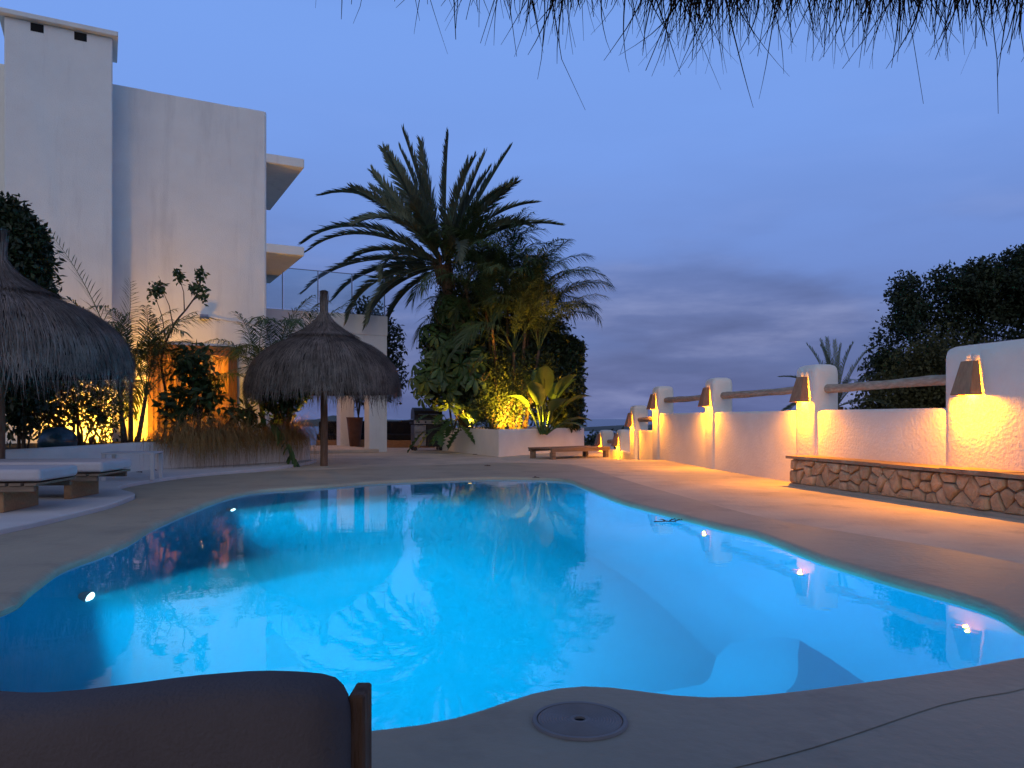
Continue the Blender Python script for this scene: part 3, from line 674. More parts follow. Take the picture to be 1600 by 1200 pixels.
# ------------------------------------------------------------------ loungers, tables, sofa
def lounger(loc, rz, label):
    e = empty('sun_lounger', loc, rz, label, 'sun lounger', 'low loungers under the parasol')      # foot end at +x, local origin at near foot corner
    L, W = 1.95, .82; b = lambda nm,m,mb: mb.build(nm, m, e, local=True)
    b('leg', LEGW, MB().rbox(-.45,-.37,.10,W-.06,0,.20,.006,1)); b('leg', LEGW, MB().rbox(-1.62,-1.54,.10,W-.06,0,.20,.006,1))
    b('side_rail', WOOD, MB().rbox(-L,-.06,.02,.07,.201,.26,.006,1)); b('side_rail', WOOD, MB().rbox(-L,-.06,W-.07,W-.02,.201,.26,.006,1))
    for i in range(14):
        x = -L+.02+i*(L-.1)/13.4; b('slat', WOOD, MB().box(x,x+.105,.0,W,.262,.285))
    c = MB().rbox(-L+.02,-.0,.015,W-.02,.30,.415,.035,4); b('cushion', CUSH, c)
    return e
lounger((-4.43,7.20,.058), R(6), 'nearer low wooden lounger with white cushion under the left parasol')
lounger((-4.50,8.42,.058), R(4), 'farther low wooden lounger with white cushion beside the planter wall')
st = empty('side_table', (-5.6,11.35,.058), R(10), 'small white metal side table between lounger and planter wall', 'side table')
MB().rbox(-.36,.36,-.25,.25,.375,.40,.006,1).build('table_top', WHITEM, st, local=True)
for sx in (-.33,.33):
    for sy in (-.22,.22): MB().box(sx-.025,sx+.025,sy-.025,sy+.025,0,.375).build('leg', WHITEM, st, local=True)
lt = empty('daybed', (1.4,18.6,0), R(38), 'low weathered slatted wooden daybed in front of the palm planter', 'daybed')
for i in range(11): MB().box(-.95,.95,-.44+i*.081,-.44+i*.081+.070,.235,.262).build('slat', WOOD, lt, local=True)
for sx in (-.86,.86):
    for sy in (-.36,.36): MB().box(sx-.05,sx+.05,sy-.05,sy+.05,0,.17).build('leg', WOOD, lt, local=True)
for sy in (-.40,.40): MB().box(-.94,.94,sy-.03,sy+.03,.171,.234).build('side_rail', WOOD, lt, local=True)
# foreground sofa seen from the seat: back cushion and frame
so = empty('outdoor_sofa', (-.9,1.1,.012), 0, 'taupe outdoor sofa back cushion with dark frame post in the near corner', 'sofa')
def backcushion():
    mb = MB(); nx, nz = 40, 10; top = [(0,1093),(80,1092),(130,1086),(200,1076),(260,1069),(330,1061),(400,1057),(450,1058),(500,1062),(545,1064)]
    def zt(x):
        px = 800+x*1200/1.12
        if px <= 0: return HC-(1093-654+8*math.sin(px*.01))*1.12/1200
        for (a,ya),(b,yb) in zip(top,top[1:]):
            if px <= b: u = (px-a)/(b-a); u = u*u*(3-2*u); return HC-((ya+(yb-ya)*u)-654)*1.12/1200
        return HC-(1066-654)*1.12/1200
    xa, xb = -1.55, -.236; vs_ = []; th = .075
    ring = 24
    for i in range(nx+1):
        u = i/nx; u = .5-.5*math.cos(u*math.pi); x = xa+(xb-xa)*u
        e = min(1, (xb-x)/.05, (x-xa)/.05); e = math.sqrt(max(0,1-(1-max(0,e))**2)); e = max(e,.02)
        z1 = zt(x); z0 = .26; zc = (z0+z1)/2; hh = (z1-z0)/2*(.55+.45*e) if e < .999 else (z1-z0)/2
        hh = (z1-z0)/2 - (1-e)*.05
        for j in range(ring):
            a = 2*math.pi*j/ring; ca, sa = math.cos(a), math.sin(a); p = .38
            vs_.append((x, 1.12+th*max(e,.05)*math.copysign(abs(ca)**.6,ca), zc+hh*math.copysign(abs(sa)**p,sa)))
    mb.add(vs_, [(i*ring+j,i*ring+(j+1)%ring,(i+1)*ring+(j+1)%ring,(i+1)*ring+j) for i in range(nx) for j in range(ring)]+[tuple(range(ring-1,-1,-1)),tuple(range(nx*ring,(nx+1)*ring))])
    return mb
backcushion().build('back_cushion', DARKC, so, smooth=True)
MB().rbox(-1.55,-.25,.42,1.03,.27,.38,.03,3).build('seat_cushion', DARKC, so, smooth=True)
fm = MB().rbox(-.241,-.217,1.13,1.19,.012,.542,.003,1); fm.build('frame_post', POSTW, so)
MB().rbox(-1.60,-1.576,1.13,1.19,.012,.54,.003,1).build('frame_post', POSTW, so)
MB().rbox(-1.575,-.242,1.205,1.235,.30,.36,.003,1).build('back_rail', POSTW, so)
MB().rbox(-1.60,-.22,.40,1.12,.20,.265,.004,1).build('seat_frame', POSTW, so)
for x in (-1.58,-.26): MB().box(x-.02,x+.02,.42,.46,.012,.199).build('leg', POSTW, so)
# skimmer lid
sk = empty('skimmer_lid', G(906,1133), 0, 'round ridged plastic skimmer lid in the paving by the pool edge', 'skimmer lid')
prof = [(.0175,.0135),(.018,.0205),(.026,.0215)]
r = .030
while r < .122: prof += [(r,.0205),(r+.003,.0185),(r+.006,.0185)]; r += .009
prof += [(.128,.0205),(.131,.0175),(.131,.0135)]
MB().lathe(prof, 48, cap=False).build('lid', LID, sk, local=True)
MB().lathe([(.134,.013),(.134,.020),(.146,.0205),(.149,.013)], 48, cap=False).build('rim', LID, sk, local=True)
MB().lathe([(.0005,.0135),(.0176,.0137)], 20, cap=False).build('hole', DARK, sk, local=True)

# porch furniture beyond
def sofa(loc, rz, L, label):
    e = empty('sofa', loc, rz, label, 'sofa', 'dark sofas at the far terrace edge'); b = lambda nm,m,mb: mb.build(nm, m, e, local=True)
    b('base', LEGW, MB().rbox(-L/2,L/2,-.45,.45,0,.24,.01,1))
    n = max(1, round(L/.9))
    for i in range(n):
        x0 = -L/2+L*i/n
        b('seat_cushion', BLACKF, MB().rbox(x0+.01,x0+L/n-.01,-.44,.25,.245,.44,.04,2)); b('back_cushion', BLACKF, MB().rbox(x0+.01,x0+L/n-.01,.24,.44,.41,.86,.05,2))
sofa((-5.2,26.0,0), R(8), 2.7, 'black cushioned sofa seen through the porch arch'); sofa((-3.1,25.6,0), R(2), 2.0, 'black cushioned sofa to the right of the porch column')
pt = empty('tall_pot', (-4.85,23.7,.09), 0, 'tall tapered brown pot beside the porch column', 'pot')
MB().lathe([(.14,0),(.16,.02),(.205,.45),(.25,.86),(.265,.90),(.235,.90),(.22,.86)], 28).build('pot', POTM, pt, local=True, smooth=True)
MB().lathe([(.001,.862),(.222,.863)], 20, cap=False).build('soil', SOIL, pt, local=True)
gr = empty('gas_grill', (-2.55,22.9,0), R(18), 'black gas barbecue on a cart beside the palm planter', 'barbecue')
b = lambda nm,m,mb,sm=False: mb.build(nm, m, gr, local=True, smooth=sm)
b('cabinet', METALB, MB().rbox(-.05,.45,-.28,.28,.12,.78,.012,1)); b('side_panel', STEEL, MB().rbox(-.42,-.06,-.27,.27,.14,.76,.012,1))
b('firebox', METALB, MB().rbox(-.46,.46,-.30,.30,.785,.93,.02,2)); b('control_panel', STEEL, MB().box(-.44,.44,-.335,-.302,.79,.90))
for i in range(4): b('knob', METALB, MB().tube([(-.3+.2*i,-.337,.845),(-.3+.2*i,-.37,.845)], .028, 12))
lid = MB(); sec = [(-.30,.935),(-.30,1.05),(-.24,1.18),(-.12,1.26),(.05,1.28),(.2,1.22),(.29,1.08),(.30,.935)]; m = len(sec)
lid.add([(x,y,z) for x in (-.42,.42) for y,z in sec], [(i,i+1,m+i+1,m+i) for i in range(m-1)]+[tuple(range(m)),tuple(range(m,2*m))]); b('lid', METALB, lid)
b('handle', STEEL, MB().tube([(-.3,-.30,1.07),(-.3,-.36,1.07),(.3,-.36,1.07),(.3,-.30,1.07)], .013, 8))
b('side_shelf', METALB, MB().rbox(-.80,-.47,-.26,.26,.86,.90,.01,1)); b('side_shelf', METALB, MB().rbox(.47,.80,-.26,.26,.86,.90,.01,1)); b('towel_rail', STEEL, MB().tube([(-.44,-.30,.55),(-.44,-.34,.55),(-.08,-.34,.55),(-.08,-.30,.55)], .011, 6))
for x in (-.38,.40):
    for y in (-.2,.2): b('wheel', METALB, MB().tube([(x,y-.02,.06),(x,y+.02,.06)], .06, 14))
tb = empty('teal_ornament', (-6.83,11.55,.47), 0, 'dark teal speckled dome ornament on the planter in front of the lit bush', 'ornament')
MB().lathe([(.20,0),(.25,.06),(.265,.14),(.25,.22),(.19,.30),(.10,.345),(.01,.355)], 28).build('dome', TEAL, tb, local=True, smooth=True)
MB().lathe([(.205,-.02),(.215,-.02),(.215,.03),(.20,.03)], 28, cap=False).build('foot_ring', TEAL, tb, local=True)

# ------------------------------------------------------------------ plants
def leaf_cloud(blobs, n, ln, wd, seed, shell=.55, droop=.2, fold=.25):
    rng = np.random.default_rng(seed); vol = np.array([b[3]*b[4]*b[5] for b in blobs])**.7; cnt = (n*vol/vol.sum()).astype(int)
    C = []; O = []
    for b,c in zip(blobs,cnt):
        d = rng.normal(size=(c,3)); d /= np.linalg.norm(d,axis=1,keepdims=True); r = shell+(1-shell)*rng.random((c,1))**.6; r *= 1+.12*rng.normal(size=(c,1))
        C.append(np.array(b[:3])+d*r*np.array(b[3:6])); O.append(d)
    C = np.concatenate(C); O = np.concatenate(O); k = len(C)
    D = O*.7+rng.normal(size=(k,3))*.75; D[:,2] -= droop; D /= np.linalg.norm(D,axis=1,keepdims=True)
    S = np.cross(D, rng.normal(size=(k,3))); S /= np.linalg.norm(S,axis=1,keepdims=True); Nn = np.cross(S,D)
    l = ln*rng.uniform(.6,1.3,(k,1)); wv = wd*rng.uniform(.7,1.3,(k,1))*.5
    A = C-D*l*.5; T = C+D*l*.5; M = C+D*l*.0+Nn*wv*fold
    V = np.stack([A, M-S*wv, T-Nn*wv*fold, M+S*wv],1).reshape(-1,3)
    return V, np.arange(k*4).reshape(-1,4)
def merge(parts):
    V = []; F = []; o = 0
    for v,f in parts: V.append(np.asarray(v)); F.append(np.asarray(f)+o); o += len(v)
    return np.concatenate(V), np.concatenate(F)
def branch_tree(mb, a, b, r, depth, rnd, spread=.5):
    mid = a.lerp(b,.5)+Vector((rnd.uniform(-1,1),rnd.uniform(-1,1),rnd.uniform(-.3,.5)))*(b-a).length*.09
    mb.tube([a,mid,b], [r,r*.8,r*.6], 6)
    if depth:
        for _ in range(3):
            d = (b-a).normalized()+Vector((rnd.uniform(-1,1),rnd.uniform(-1,1),rnd.uniform(-.2,.8)))*spread
            branch_tree(mb, b if rnd.random() < .6 else mid, b+d.normalized()*(b-a).length*rnd.uniform(.28,.46), r*.55, depth-1, rnd, spread)
def bush(name, loc, blobs, n, ln, wd, m, seed, label, cat='bush', group=None, stems=3, h0=.5, **kw):
    e = empty(name, loc, label=label, cat=cat, group=group); rnd = random.Random(seed); mb = MB()
    base = Vector(loc)
    for i in range(stems):
        b = blobs[i % len(blobs)]; tgt = Vector(b[:3])
        st_ = base+Vector((rnd.uniform(-.1,.1),rnd.uniform(-.1,.1),-.05))
        branch_tree(mb, st_, st_.lerp(tgt,.7), max(.012,.02*min(3,b[3]+b[5])), 1, rnd, .35)
    mb.build('trunk' if cat == 'tree' else 'stem', BARK, e)
    V,F = leaf_cloud(blobs, n, ln, wd, seed, **kw); o = np_mesh('crown' if cat == 'tree' else 'foliage', V, F, m, e, loc); o['kind'] = 'stuff'
    return e
def frond_mesh(name, L, el0, curve, pairs, ll, lw, m, seed, vang=35, lead=50, droop=.25, petiole=.15, nr=14, tiplen=.45, rr=.018):
    rnd = random.Random(seed); pts = []; p = Vector((0,0,0)); el = el0
    for i in range(nr+1):
        pts.append(p.copy()); u = i/nr; d = Vector((math.cos(el),0,math.sin(el))); p = p+d*L/nr; el -= curve/nr*(.35+1.3*u)
    mb = MB(); mb.tube(pts, [rr*(1-.85*i/nr) for i in range(nr+1)], 5)
    V = [Vector(v) for v in mb.v]; F = list(mb.f)
    for k in range(pairs):
        u = petiole+(1-petiole)*(k+.5)/pairs; fi = u*nr; i = min(nr-1,int(fi)); q = pts[i].lerp(pts[i+1],fi-i); T = (pts[i+1]-pts[i]).normalized(); S = Vector((0,1,0)); Up = S.cross(T)*-1
        if Up.z < 0 and abs(T.z) < .99: Up = -Up
        le = ll*(min(1,.45+2.2*(u-petiole)) if u < .5 else 1-(1-tiplen)*((u-.5)/.5)**1.5)
        for s in (-1,1):
            va = R(vang+rnd.uniform(-12,12)); la = R(lead+rnd.uniform(-8,8)-18*u)
            d = (T*math.cos(la)+(S*s*math.cos(va)+Up*math.sin(va))*math.sin(la)).normalized()
            l = le*rnd.uniform(.85,1.1); dr = Vector((0,0,-droop*l*rnd.uniform(.7,1.3)))
            wv = T.cross(d).cross(d).normalized(); wv = (T - d*T.dot(d)).normalized()*lw*.5
            o = len(V); m1 = q+d*l*.5+dr*.25; tip = q+d*l+dr
            V += [q-wv*.5,q+wv*.5,m1+wv,m1-wv,tip]; F += [(o,o+1,o+2,o+3),(o+3,o+2,o+4)]
    me = bpy.data.meshes.new(name); me.from_pydata([tuple(v) for v in V],[],F); me.materials.append(m); return me
def put(name, me, parent, pos, az, tilt=0.0, roll=0.0, s=1.0):
    o = bpy.data.objects.new(name, me); col.objects.link(o); o.parent = parent; o.location = pos
    o.rotation_euler = (Matrix.Rotation(az,3,'Z') @ Matrix.Rotation(-tilt,3,'Y') @ Matrix.Rotation(roll,3,'X')).to_euler(); o.scale = (s,s,s); return o

# tall date palm in the planter
def date_palm():
    base = Vector((-1.35,22.6,.55)); top = Vector((-2.0,22.0,5.35))
    e = empty('date_palm', base, label='tall date palm with stiff feathery crown rising above the planter', cat='palm tree')
    mb = MB(); pts = []; rad = []
    for i in range(27):
        u = i/26; pts.append(base.lerp(top,u)+Vector((math.sin(u*3)*.12,0,0))); rad.append(.19+.03*(i%2)-.04*u+(.08 if u > .9 else 0))
    mb.tube(pts, rad, 12).build('trunk', TRUNKM, e)
    rnd = random.Random(2); lab = Vector(top)-base
    for i in range(26):
        a = i*2.4; z = -.35+.5*rnd.random(); MB().tube([top+Vector((math.cos(a)*.14,math.sin(a)*.14,z-.25)),top+Vector((math.cos(a)*.26,math.sin(a)*.26,z+.08))],[.05,.02],5).build('leaf_base', TRUNKM, e)
    spec = [(74,180,10,3.5),(82,180,8,3.6),(79,150,8,3.3),(88,0,6,3.5),(82,0,5,3.65),(78,20,8,3.1),(85,270,10,3.4),(80,300,12,3.2),(76,240,12,3.2),(80,90,10,3.4),(70,5,16,2.8),
            (62,2,6,3.7),(58,350,34,2.7),(52,8,52,3.1),(34,356,52,3.5),(56,182,84,4.0),(62,175,92,3.4),(36,178,84,4.2),(30,188,78,3.9),(22,182,70,2.8),(8,184,62,4.0),(4,170,60,3.4),
            (-8,190,78,3.3),(-20,200,60,2.8),(-14,215,70,3.0),(-30,180,50,2.4),(60,230,60,3.2),(62,300,60,3.2),(45,260,80,3.2),(40,320,80,3.1),(40,220,85,3.2),(20,285,90,3.0),(10,235,90,3.0),(5,335,90,2.9),(62,60,50,3.2),(60,120,50,3.2),(40,90,70,3.2),(20,45,80,3.0),(20,135,80,3.2),(68,205,30,3.2),(66,330,26,3.0)]
    for i,(el,az,cu,ln) in enumerate(spec):
        me = frond_mesh('frond', ln, R(el), R(cu), 110, .55, .040, L_PALM, 100+i, vang=34, lead=42, droop=.10, rr=.03, petiole=.10)
        a = R(az+rnd.uniform(-5,5)); put('frond', me, e, lab+Vector((math.cos(a)*.10,math.sin(a)*.10,.15*math.sin(R(el)))), a, 0, R(rnd.uniform(-35,35)))
date_palm()
AR = [frond_mesh('frond', 2.35, R(el), R(cu), 46, .62, .024, L_ARECA, 30+i, vang=16, lead=50, droop=.58, petiole=.22, rr=.014) for i,(el,cu) in enumerate(((80,60),(66,95),(56,120),(38,130),(74,110)))]
def areca(loc, stems, label, seed, s=1.0, group='feathery palms', cat='palm tree'):
    e = empty('feather_palm', loc, label=label, cat=cat, group=group); rnd = random.Random(seed)
    for (dx,dy,h,n) in stems:
        tp = Vector((dx,dy,h)); MB().tube([(dx*.4,dy*.4,-.05),(dx*.75,dy*.75,h*.55),tp], [.055*s,.045*s,.035*s], 7).build('stem', TRUNKM, e, local=True)
        for i in range(n):
            a = i*2.4+rnd.random(); put('frond', AR[(i*2+rnd.randrange(2))%5], e, tp, a, R(rnd.uniform(-8,8)), R(rnd.uniform(-15,15)), s*rnd.uniform(.8,1.1))
    return e
areca((.05,21.6,.55), [(-1.35,-.1,4.1,16),(-.85,.1,4.0,20),(-.2,0,3.8,20),(.45,.2,3.5,20),(.7,.2,3.0,20),(.3,-.4,2.8,16),(-.6,-.5,2.9,16),(.7,-.2,2.3,14),(0,-.7,2.2,12)], 'clump of arching feather palms filling the right of the palm planter', 3, 1.08)
areca((-6.95,14.0,.45), [(0,0,1.25,13),(.2,.15,.9,10),(-.15,-.1,.8,8)], 'feathery palm beside the house corner behind the left parasol', 5, .85)
areca((-5.05,16.4,.45), [(0,0,1.4,10),(-.35,-.1,1.15,8),(.4,.1,1.2,8)], 'dark feathery palms behind the middle thatched parasol', 7, .88)
# a sparse half-bare frond leaning left against the chimney
dp = empty('bare_palm', (-6.95,13.75,.45), label='sparse nearly bare palm frond leaning against the white chimney wall', cat='palm')
MB().tube([(0,0,-.05),(-.05,0,.7),(-.06,0,1.45)], [.04,.035,.03], 6).build('stem', TRUNKM, dp, local=True)
spm = frond_mesh('frond', 2.7, R(70), R(22), 26, .55, .016, L_ARECA, 55, vang=10, lead=60, droop=.1, petiole=.1, rr=.014)
put('frond', spm, dp, Vector((-.06,0,1.4)), R(180)); put('frond', spm, dp, Vector((-.06,0,1.4)), R(150), R(10), R(20), .7)

# broadleaf clusters
def ring_leaf(n, l, wd, seed, droop=.35):
    rnd = random.Random(seed); mb = MB()
    for k in range(n):
        a = 2*math.pi*k/n+rnd.uniform(-.1,.1); d = Vector((math.cos(a),math.sin(a),0)); s = Vector((-d.y,d.x,0)); ll = l*rnd.uniform(.85,1.1)
        P = []
        for u,wv in ((.12,.0),(.3,.55),(.62,1),(.85,.7),(1,.0)):
            c = d*ll*u+Vector((0,0,.04*u-droop*ll*u*u)); P.append((c-s*wd*.5*wv, c, c+s*wd*.5*wv))
        o = len(mb.v); V = []
        for a_,b_,c_ in P: V += [a_+Vector((0,0,.012)), b_, c_+Vector((0,0,.012))]
        mb.add(V, [(3*i+j,3*i+j+1,3*i+j+4,3*i+j+3) for i in range(4) for j in range(2)])
    mb.tube([(0,0,-.25),(0,0,.0)], .006, 4)
    me = bpy.data.meshes.new('leaf_cluster'); me.from_pydata(mb.v,[],mb.f); me.materials.append(L_BIG); return me
CL = [ring_leaf(8,.36,.13,i,dr) for i,dr in enumerate((.4,.6,.8))]
def schefflera(loc, blobs, n, label, seed):
    e = empty('umbrella_plant', loc, label=label, cat='shrub'); rnd = random.Random(seed); mb = MB()
    for i in range(5): b = blobs[i%len(blobs)]; branch_tree(mb, Vector(loc)+Vector((rnd.uniform(-.2,.2),rnd.uniform(-.2,.2),-.05)), Vector(b[:3]), .035, 2, rnd)
    mb.build('stem', BARK, e)
    for i in range(n):
        b = blobs[i%len(blobs)]; d = Vector((rnd.gauss(0,1),-abs(rnd.gauss(0,1))*.9+.2,rnd.gauss(0,1))).normalized()*rnd.uniform(.75,1.05)
        p = Vector((b[0]+d.x*b[3],b[1]+d.y*b[4],b[2]+d.z*b[5])); out = (d+Vector((0,-.3,.45))).normalized()
        o = bpy.data.objects.new('leaf_cluster', CL[rnd.randrange(3)]); col.objects.link(o); o.parent = e; o.location = p-Vector(loc)
        o.rotation_euler = out.to_track_quat('Z','Y').to_euler(); s = rnd.uniform(.8,1.25); o.scale = (s,s,s)
    V,F = leaf_cloud([(b[0],b[1]+.1,b[2],b[3]*.85,b[4]*.85,b[5]*.9) for b in blobs], 5000, .22, .08, seed, shell=.2); o = np_mesh('foliage', V, F, L_DARK, e, loc); o['kind'] = 'stuff'
schefflera((-1.5,22.0,.55), [(-1.95,21.7,3.0,.75,.7,.8),(-2.05,21.5,2.0,.75,.7,.8),(-1.3,21.3,2.6,.7,.7,1.0),(-1.1,21.0,1.7,.65,.6,.8),(-1.6,21.8,3.9,.6,.5,.6)], 120, 'umbrella plant with rosettes of long leaflets at the left of the palm planter', 6)
bush('dense_shrub', (-.3,21.8,.55), [(-.4,21.6,1.6,.7,.7,.9),(.3,22.1,2.3,1.0,.7,1.2),(-.5,22.4,2.9,1.2,.7,1.1),(.9,22.4,2.6,.9,.6,.9),(-.3,22.5,4.0,1.1,.6,.9),(.8,22.5,3.5,.9,.6,.8),(-1.5,22.3,4.2,.8,.6,.9),(-1.9,22.3,3.2,.6,.5,.8),(.1,21.6,2.5,.8,.45,.7),(.8,21.7,2.3,.6,.4,.7),(1.0,22.5,1.8,.8,.7,1.1)], 26000, .15, .06, L_DARK, 12, 'dark dense shrub in the middle of the palm planter', stems=5, shell=.3)
bush('clipped_hedge', (1.62,22.5,.55), [(1.62,22.45,.5+i*.42,.50,.5,.36) for i in range(1,7)], 8000, .17, .065, L_DARK, 14, 'upright column of glossy dark leaves at the right end of the palm planter', cat='hedge', stems=4, shell=.6)
bush('fine_bush', (-.45,20.4,.55), [(-.5,20.5,1.2,.55,.4,.7),(.05,20.6,1.5,.5,.4,.95),(-.8,20.9,1.3,.5,.4,.8),(.2,21.0,2.0,.5,.4,.9),(-.35,20.9,2.1,.45,.4,.8)], 7000, .085, .03, L_MID, 18, 'fine leaved bush glowing yellow above the planter spotlight', stems=8, shell=.1)

def big_leaf(mb, base, d, l, wd, curl, seed, lobes=False, stalk=.0):
    rnd = random.Random(seed); d = d.normalized(); s = d.cross(Vector((0,0,1))); s = s.normalized() if s.length > .05 else Vector((1,0,0)); up = s.cross(d).normalized()
    n = 12; L_,M_,R_ = [],[],[]
    for i in range(n+1):
        u = i/n; c = base + d*l*u + Vector((0,0,-curl*l*u*u)); wv = wd*.5*(math.sin(math.pi*min(1,u*.93+.07))**.6 if u < 1 else 0)
        if lobes and i%2: wv *= .35
        M_.append(c); L_.append(c-s*wv+up*wv*.35+Vector((0,0,rnd.uniform(-.01,.01)))); R_.append(c+s*wv+up*wv*.35)
    V = [p for t in zip(L_,M_,R_) for p in t]
    mb.add(V, [(3*i+j,3*i+j+1,3*i+j+4,3*i+j+3) for i in range(n) for j in range(2)]); return mb
def strelitzia(loc, specs, label):
    e = empty('banana_plant', loc, label=label, cat='banana plant'); P0 = Vector(loc)
    for i,(az,el,sl_,l,wd,curl) in enumerate(specs):
        a = R(az); d = Vector((math.cos(a)*math.cos(R(el)),math.sin(a)*math.cos(R(el)),math.sin(R(el)))); b = P0+Vector((math.cos(a)*.08,math.sin(a)*.08,-.05)); sl_ *= .92; l *= 1.12; wd *= 1.15; tp = b+d*sl_
        d2 = (d+Vector((math.cos(a),math.sin(a),-.25))*.35).normalized()
        lf = MB(); lf.tube([b,b.lerp(tp,.5)+Vector((0,0,.02)),tp,tp+d2*l*.5+Vector((0,0,-curl*l*.25-.006))],[.03,.024,.016,.006],6); big_leaf(lf,tp,d2,l,wd,curl,i); lf.build('leaf', L_BIG, e, smooth=True)
strelitzia((.85,20.6,.58), [(100,80,1.1,1.0,.42,.1),(30,72,1.0,1.05,.45,.25),(160,66,.9,.95,.40,.3),(350,58,.9,.9,.42,.35),(205,62,.9,.8,.36,.4),(250,70,.9,.9,.40,.2),(300,60,.75,.85,.40,.35),(10,35,.6,.8,.3,.35),(130,75,1.25,.9,.42,.2),(60,66,1.15,.95,.44,.3),(270,78,1.15,.95,.44,.15),(320,70,1.2,.9,.44,.25),(330,30,.5,.7,.26,.4)], 'banana-like plant with broad paddle leaves lit from below in the planter')
pd = empty('philodendron', (-1.55,21.1,.58), label='large drooping split leaves spilling over the left planter edge', cat='plant')
rnd = random.Random(31)
for i in range(16):
    a = R(rnd.uniform(170,330)); el = R(rnd.uniform(-15,60)); d = Vector((math.cos(a)*math.cos(el),math.sin(a)*math.cos(el),math.sin(el))); b = Vector((-1.55,21.15,.62))+Vector((rnd.uniform(-.4,.5),rnd.uniform(-.2,.2),0)); tp = b+d*rnd.uniform(.35,.8)
    lf = MB(); lf.tube([b,b.lerp(tp,.5)+Vector((0,0,.08)),tp],[.012,.01,.008],5); big_leaf(lf,tp,(d+Vector((0,0,-.9))).normalized(),rnd.uniform(.4,.65),.34,.25,i,lobes=True); lf.build('leaf', L_BIG, pd)

# left garden
bush('tall_shrub', (-7.6,11.9,.45), [(-7.62,11.8,1.6,.5,.5,.9),(-7.66,11.8,2.7,.62,.6,.8),(-7.60,11.8,3.4,.5,.5,.6),(-7.75,11.8,3.95,.35,.35,.42),(-7.38,11.75,3.7,.25,.25,.35)], 15000, .12, .05, L_DARK, 21, 'tall dark leafy shrub rising behind the left parasol', stems=4, shell=.4)
bush('lit_bush', (-7.1,12.7,.45), [(-7.7,12.6,1.15,.5,.4,.6),(-7.2,12.6,1.35,.5,.4,.7),(-6.8,12.8,1.2,.4,.4,.65),(-7.4,12.4,1.75,.6,.4,.4)], 5500, .09, .035, L_MID, 22, 'airy bush glowing yellow from a spotlight behind the loungers', stems=9, shell=.2)
bush('door_shrub', (-6.2,15.0,.45), [(-6.3,15.1,1.7,.5,.35,.55),(-6.05,15.1,1.35,.4,.35,.6),(-6.45,14.8,1.1,.4,.35,.5),(-5.5,15.6,.95,.4,.3,.4),(-6.25,15.0,2.1,.4,.3,.35)], 950, .22, .09, L_MID, 23, 'broad leaved shrub growing in front of the wooden glazed door', stems=7, shell=.15, droop=.6)
bush('corner_shrub', (-4.85,16.5,.45), [(-4.9,16.3,1.3,.4,.3,.5),(-4.6,16.4,1.55,.35,.3,.3),(-5.2,16.2,1.6,.4,.3,.4)], 1500, .17, .075, L_MID, 24, 'leafy shrub under the rim of the middle parasol', stems=5, shell=.15)
ts = empty('twisted_shrub', (-6.75,14.9,.45), label='thin twisted leggy branch with small leaves in front of the house wall', cat='shrub')
pth = spline([(-6.75,14.9,.4),(-6.7,14.9,1.3),(-6.85,15,2.1),(-6.62,15,2.75),(-6.35,15,3.1),(-6.12,15,3.45),(-6.08,15,3.75)],4)
br = MB().tube(pth, [.03-.022*i/(len(pth)-1) for i in range(len(pth))], 6); tips = []
for a,b in (((-6.62,15,2.75),(-6.85,15,3.5)),((-6.4,15,3.05),(-6.55,15.1,3.75)),((-6.75,15,2.4),(-6.95,14.9,3.4)),((-6.25,15,3.25),(-6.0,14.9,3.35))):
    br.tube([a,Vector(a).lerp(Vector(b),.5)+Vector((.04,0,.03)),b],[.012,.009,.005],5); tips.append(b)
br.build('branch', BARK, ts)
V,F = leaf_cloud([(x,y,z,.13,.1,.2) for x,y,z in tips+[(-6.08,15,3.75),(-6.2,15,3.5)]], 420, .10, .055, 5, shell=.1, droop=.5); o = np_mesh('foliage', V, F, L_MID, ts, (-6.75,14.9,.45)); o['kind'] = 'stuff'
def grass(loc, rz, n, seed, label, s=1.0):
    e = empty('ornamental_grass', loc, rz, label, 'grass tuft', 'golden grasses on the planter'); rnd = random.Random(seed); V = []; F = []
    for _ in range(n):
        a = rnd.gauss(0,1.0); l = s*rnd.uniform(.3,1.3)*(.55+.6*rnd.random()); el = rnd.uniform(.35,1.5); b = len(V); ox,oy = rnd.gauss(0,.10),rnd.gauss(0,.16); hw = .0045
        d = Vector((math.cos(a),math.sin(a),0)); sd_ = Vector((-d.y,d.x,0)); p = Vector((ox,oy,0)); e_ = el
        for i in range(6):
            wv = hw*(1-i/6)
            V += [tuple(p-sd_*wv),tuple(p+sd_*wv)]
            if i: F.append((b+2*i-2,b+2*i-1,b+2*i+1,b+2*i))
            p = p+(d*math.cos(e_)+Vector((0,0,math.sin(e_))))*l/5; e_ -= rnd.uniform(.42,.72)
    o = np_mesh('blades', V, F, L_GRASS, e); o['kind'] = 'stuff'; return e
for i,(x,y,rz,lb,n_,s_) in enumerate(((-6.30,13.8,-30,'small golden grass tuft hanging over the planter, leftmost of the row',420,.75),(-6.02,14.15,-36,'golden grass tuft second from the left on the planter edge',800,1.15),
        (-5.66,14.65,-42,'thick golden grass tuft drooping in front of the glazed door',1100,1.3),(-5.34,15.15,-46,'golden grass tuft at the right of the door shrub',700,1.0),(-4.93,15.75,-45,'golden grass tuft behind the middle parasol',800,1.1),(-4.70,16.3,-15,'golden grass tuft at the planter end beside the parasol post',900,1.2))):
    grass((x,y,.5), R(rz), n_, 40+i, lb, s_)
vn = empty('trailing_vine', (-5.0,15.75,.52), label='trailing stem with broad leaves hanging down the planter wall by the parasol', cat='vine')
